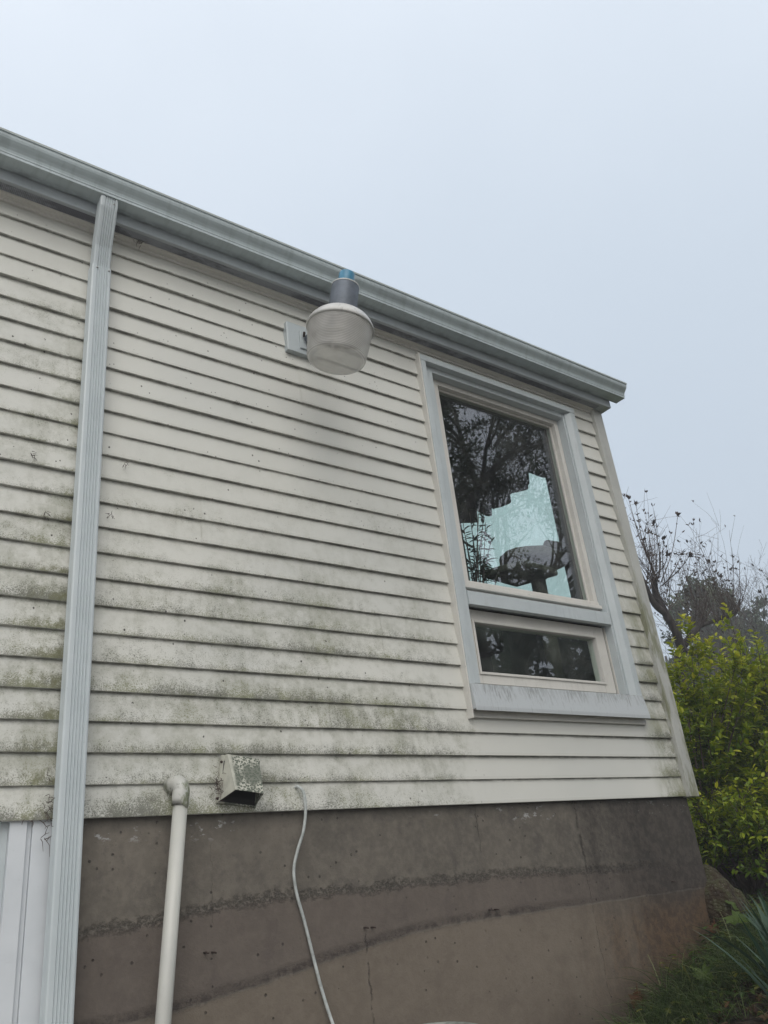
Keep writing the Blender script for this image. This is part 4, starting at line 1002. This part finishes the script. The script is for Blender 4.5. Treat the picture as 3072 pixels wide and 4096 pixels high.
# grass on the bank (uncountable)
rg = random.Random(70); gm = MB()
def tuft(c, n, L, ln=(0, 0)):
    for i in range(n):
        a = rg.uniform(0, 2*math.pi); d = Vector((math.cos(a)*.7*rg.random()+ln[0], math.sin(a)*.7*rg.random()+ln[1], .8)).normalized(); l = L*rg.uniform(.5, 1.1)
        p = Vector(c)+Vector((rg.gauss(0, .025), rg.gauss(0, .025), 0)); s_ = rv3(rg); s_.z *= .2; s_.normalize(); prev = None; t = rg.random()**1.6
        for k in range(5):
            u = k/4; q = p+d*l*u+Vector((d.x, d.y, -.9))*l*.45*u*u; w_ = .0021*(1-u*.8)
            cur = (q-s_*w_, q+s_*w_)
            if prev: gm.quad(prev[0], prev[1], cur[1], cur[0], t=t)
            prev = cur
for i in range(270):
    x = rg.uniform(2.9, 4.6); y = -.06-abs(rg.gauss(0, .28)) if x < 4.2 else rg.uniform(-.9, .5)
    tuft((x, y, h(x, y)), rg.randint(10, 34), rg.uniform(.09, .24), (-.3, -.05))
for i in range(75):
    x = rg.uniform(3.05, 4.3); y = -.08-abs(rg.gauss(0, .26)); tuft((x, y, h(x, y)), rg.randint(14, 30), rg.uniform(.20, .36), (-.55, -.1))
tag(gm.build('grass', M['grass'], tint=True), 'thin green grass growing on the bank against the foundation', 'grass', kind='stuff')
# maple leaves
ML = [(0, 0), (.12, -.10), (.42, -.28), (.36, -.08), (.52, .04), (.40, .12), (.50, .42), (.30, .34), (.22, .55), (.12, .50), (0, .92)]
MLP = [(a, b) for a, b in ML] + [(-a, b) for a, b in ML[::-1][1:-1]]
def maple(m, c, d, nrm, s_, t):
    d = Vector(d).normalized(); nrm = Vector(nrm).normalized(); x_ = d.cross(nrm).normalized(); c = Vector(c); n = len(m.v)
    m.v.append(tuple(c+d*s_*.3)); 
    for a, b in MLP: m.v.append(tuple(c+x_*a*s_+d*b*s_+nrm*(-abs(a)*.25+.04*math.sin(a*9+b*7))*s_))
    k = len(MLP)
    for i in range(k): m.f.append((n, n+1+i, n+1+(i+1) % k)); m.t.append(t)
def seedling(base, leaves, seed, label):
    rg = random.Random(seed); root = empty('maple_seedling', base, label=label, cat='seedling', group='maple seedlings on the bank'); m = MB(); s_ = MB()
    for (dx, dy, dz, sz, t) in leaves:
        q = Vector((dx, dy, dz)); s_.tube([(0, 0, 0), q*.5+Vector((0, 0, .02)), q], [.0016, .0012, .001], 4)
        maple(m, q, Vector((dx+.001, dy-.03, .25*rg.random()-.15)), Vector((-.25+rg.uniform(-.3, .2), -.75, .65)), sz, t)
    s_.build('stem', M['twig'], root); m.build('leaves', M['maple'], root, tint=True)
seedling((3.86, -.16, h(3.86, 0)), [(.0, -.03, .16, .11, .5), (.10, -.02, .13, .10, .35), (-.07, -.02, .06, .08, .85), (.03, 0, .07, .08, .4), (.13, .05, .20, .07, .5)], 81, 'maple seedling with broad green leaves beside the boulder')
seedling((3.47, -.20, h(3.47, 0)), [(.0, -.03, .09, .10, .45), (.09, -.02, .11, .09, .3), (-.06, 0, .07, .09, .9), (.05, 0, .03, .09, .8)], 82, 'yellowing maple seedling in the grass halfway up the bank')
seedling((2.98, -.36, h(2.98, 0)), [(.0, -.03, .07, .13, 1.0), (.09, 0, .05, .12, .95), (-.08, 0, .02, .10, .8)], 83, 'yellow maple leaves at the bottom edge of the picture')
# leaf litter
rg = random.Random(90); lt = MB()
for i in range(900):
    x = rg.uniform(2.6, 5.4); y = rg.uniform(-1.3, -.03) if x < 4.15 else rg.uniform(-1.3, .8)
    maple(lt, (x, y, hn(x, y)+rg.uniform(.002, .02)), rv3(rg), (rg.uniform(-.5, .5), rg.uniform(-.5, .5), 1), rg.uniform(.02, .055), rg.random())
for i in range(500):
    x = rg.uniform(2.6, 4.4); y = rg.uniform(-1.3, -.03); d = rv3(rg); d.z *= .15; L = rg.uniform(.02, .06); p = Vector((x, y, hn(x, y)+.008)); q = p+d*L
    lt.tube([p, q], [.002, .0015], 4, t=rg.random())
tag(lt.build('leaf_litter', M['litter'], tint=True), 'brown dead leaves and wood chips on the dark soil', 'leaf litter', kind='stuff')
# two curled dead leaves standing against the wall
for (x, dz, s_, lab) in ((3.255, .05, .085, 'curled rust brown dead leaf standing against the concrete'), (3.93, .07, .07, 'dark red dead leaf lodged under the maple seedling by the boulder')):
    m = MB(); maple(m, (x, -.03, h(x, 0)+dz), (.1, 0, 1), (-.2, -1, .1), s_, .55); tag(m.build('dead_leaf', M['litter'], tint=True), lab, 'leaf')

# unseen slab, added outside the door to bounce light up at the eave, and lawn behind the photographer
pt = MB(); pt.box(-6, 1.1, -7, -.25, -1.9, -1.27); tag(pt.build('bounce_patio', m_plain('pale_bounce_slab', (.42, .40, .37), .85, bump=.3)), kind='structure')
for i, (x, y, H_, sd_2) in enumerate([(15.5, -12, 7.0, 71), (19, -13.5, 7.5, 72), (12.5, -15, 7.5, 73), (22.5, -16, 8, 74), (16.5, -17, 9, 75)]):
    rg = random.Random(sd_2); z0 = h(x, y); lobes = [(rg.uniform(-1.3, 1.3), rg.uniform(-1, 1), H_*(.12+.8*k/8), 1.7*(1-.06*k)) for k in range(9)]
    evergreen('evergreen_tree', (x, y, z0), lobes, sd_2, ['broad evergreen in the hedge line mirrored in the lower pane', 'evergreen at the right of the mirrored hedge line', 'evergreen at the left of the mirrored hedge line', 'far right evergreen of the mirrored hedge line', 'tallest evergreen at the back of the mirrored hedge line'][i], 4200, .3, 'canopy')
hz = MB(); hz.box(-160, 160, -160, 160, -6, 16)
m = bpy.data.materials.new('mist'); m.use_nodes = True; t_ = m.node_tree; t_.nodes.clear(); o_ = t_.nodes.new('ShaderNodeOutputMaterial'); v_ = t_.nodes.new('ShaderNodeVolumePrincipled')
v_.inputs['Color'].default_value = (.93, .96, 1, 1); v_.inputs['Density'].default_value = .0065
t_.links.new(v_.outputs[0], o_.inputs['Volume'])
tag(hz.build('haze', m), kind='stuff')

rg = random.Random(95); gc = MB()
for i in range(420):
    x = rg.uniform(3.0, 5.2); y = -.05-abs(rg.gauss(0, .33)) if x < 4.05 else rg.uniform(-1.0, .45)
    if x < 3.3 and rg.random() < .6: continue
    z0 = hn(x, y); n_ = rg.randint(3, 8); hh = rg.uniform(.02, .13)
    for k in range(n_):
        a = rg.uniform(0, 6.283); q = Vector((x+math.cos(a)*.03, y+math.sin(a)*.03, z0+hh*rg.uniform(.3, 1)))
        leaf(gc, q, (math.cos(a), math.sin(a), rg.uniform(-.1, .6)), (0, 0, 1), rg.uniform(.025, .055), rg.uniform(.018, .034), rg.random()**1.6, droop=.3)
    gc.tube([(x, y, z0), (x+rg.uniform(-.01, .01), y, z0+hh)], [.0012, .0008], 3, t=.2)
tag(gc.build('ground_cover', M['maple'], tint=True), 'low broad leaved weeds covering the bank beside the wall', 'ground cover', kind='stuff')
strap_plant('strap_leaf_plant', (4.25, -.62, h(4.25, 0)), 46, .40, 64, 'farthest clump of strap leaves at the right edge in front of the low bush', wd=.016, spread=.6)
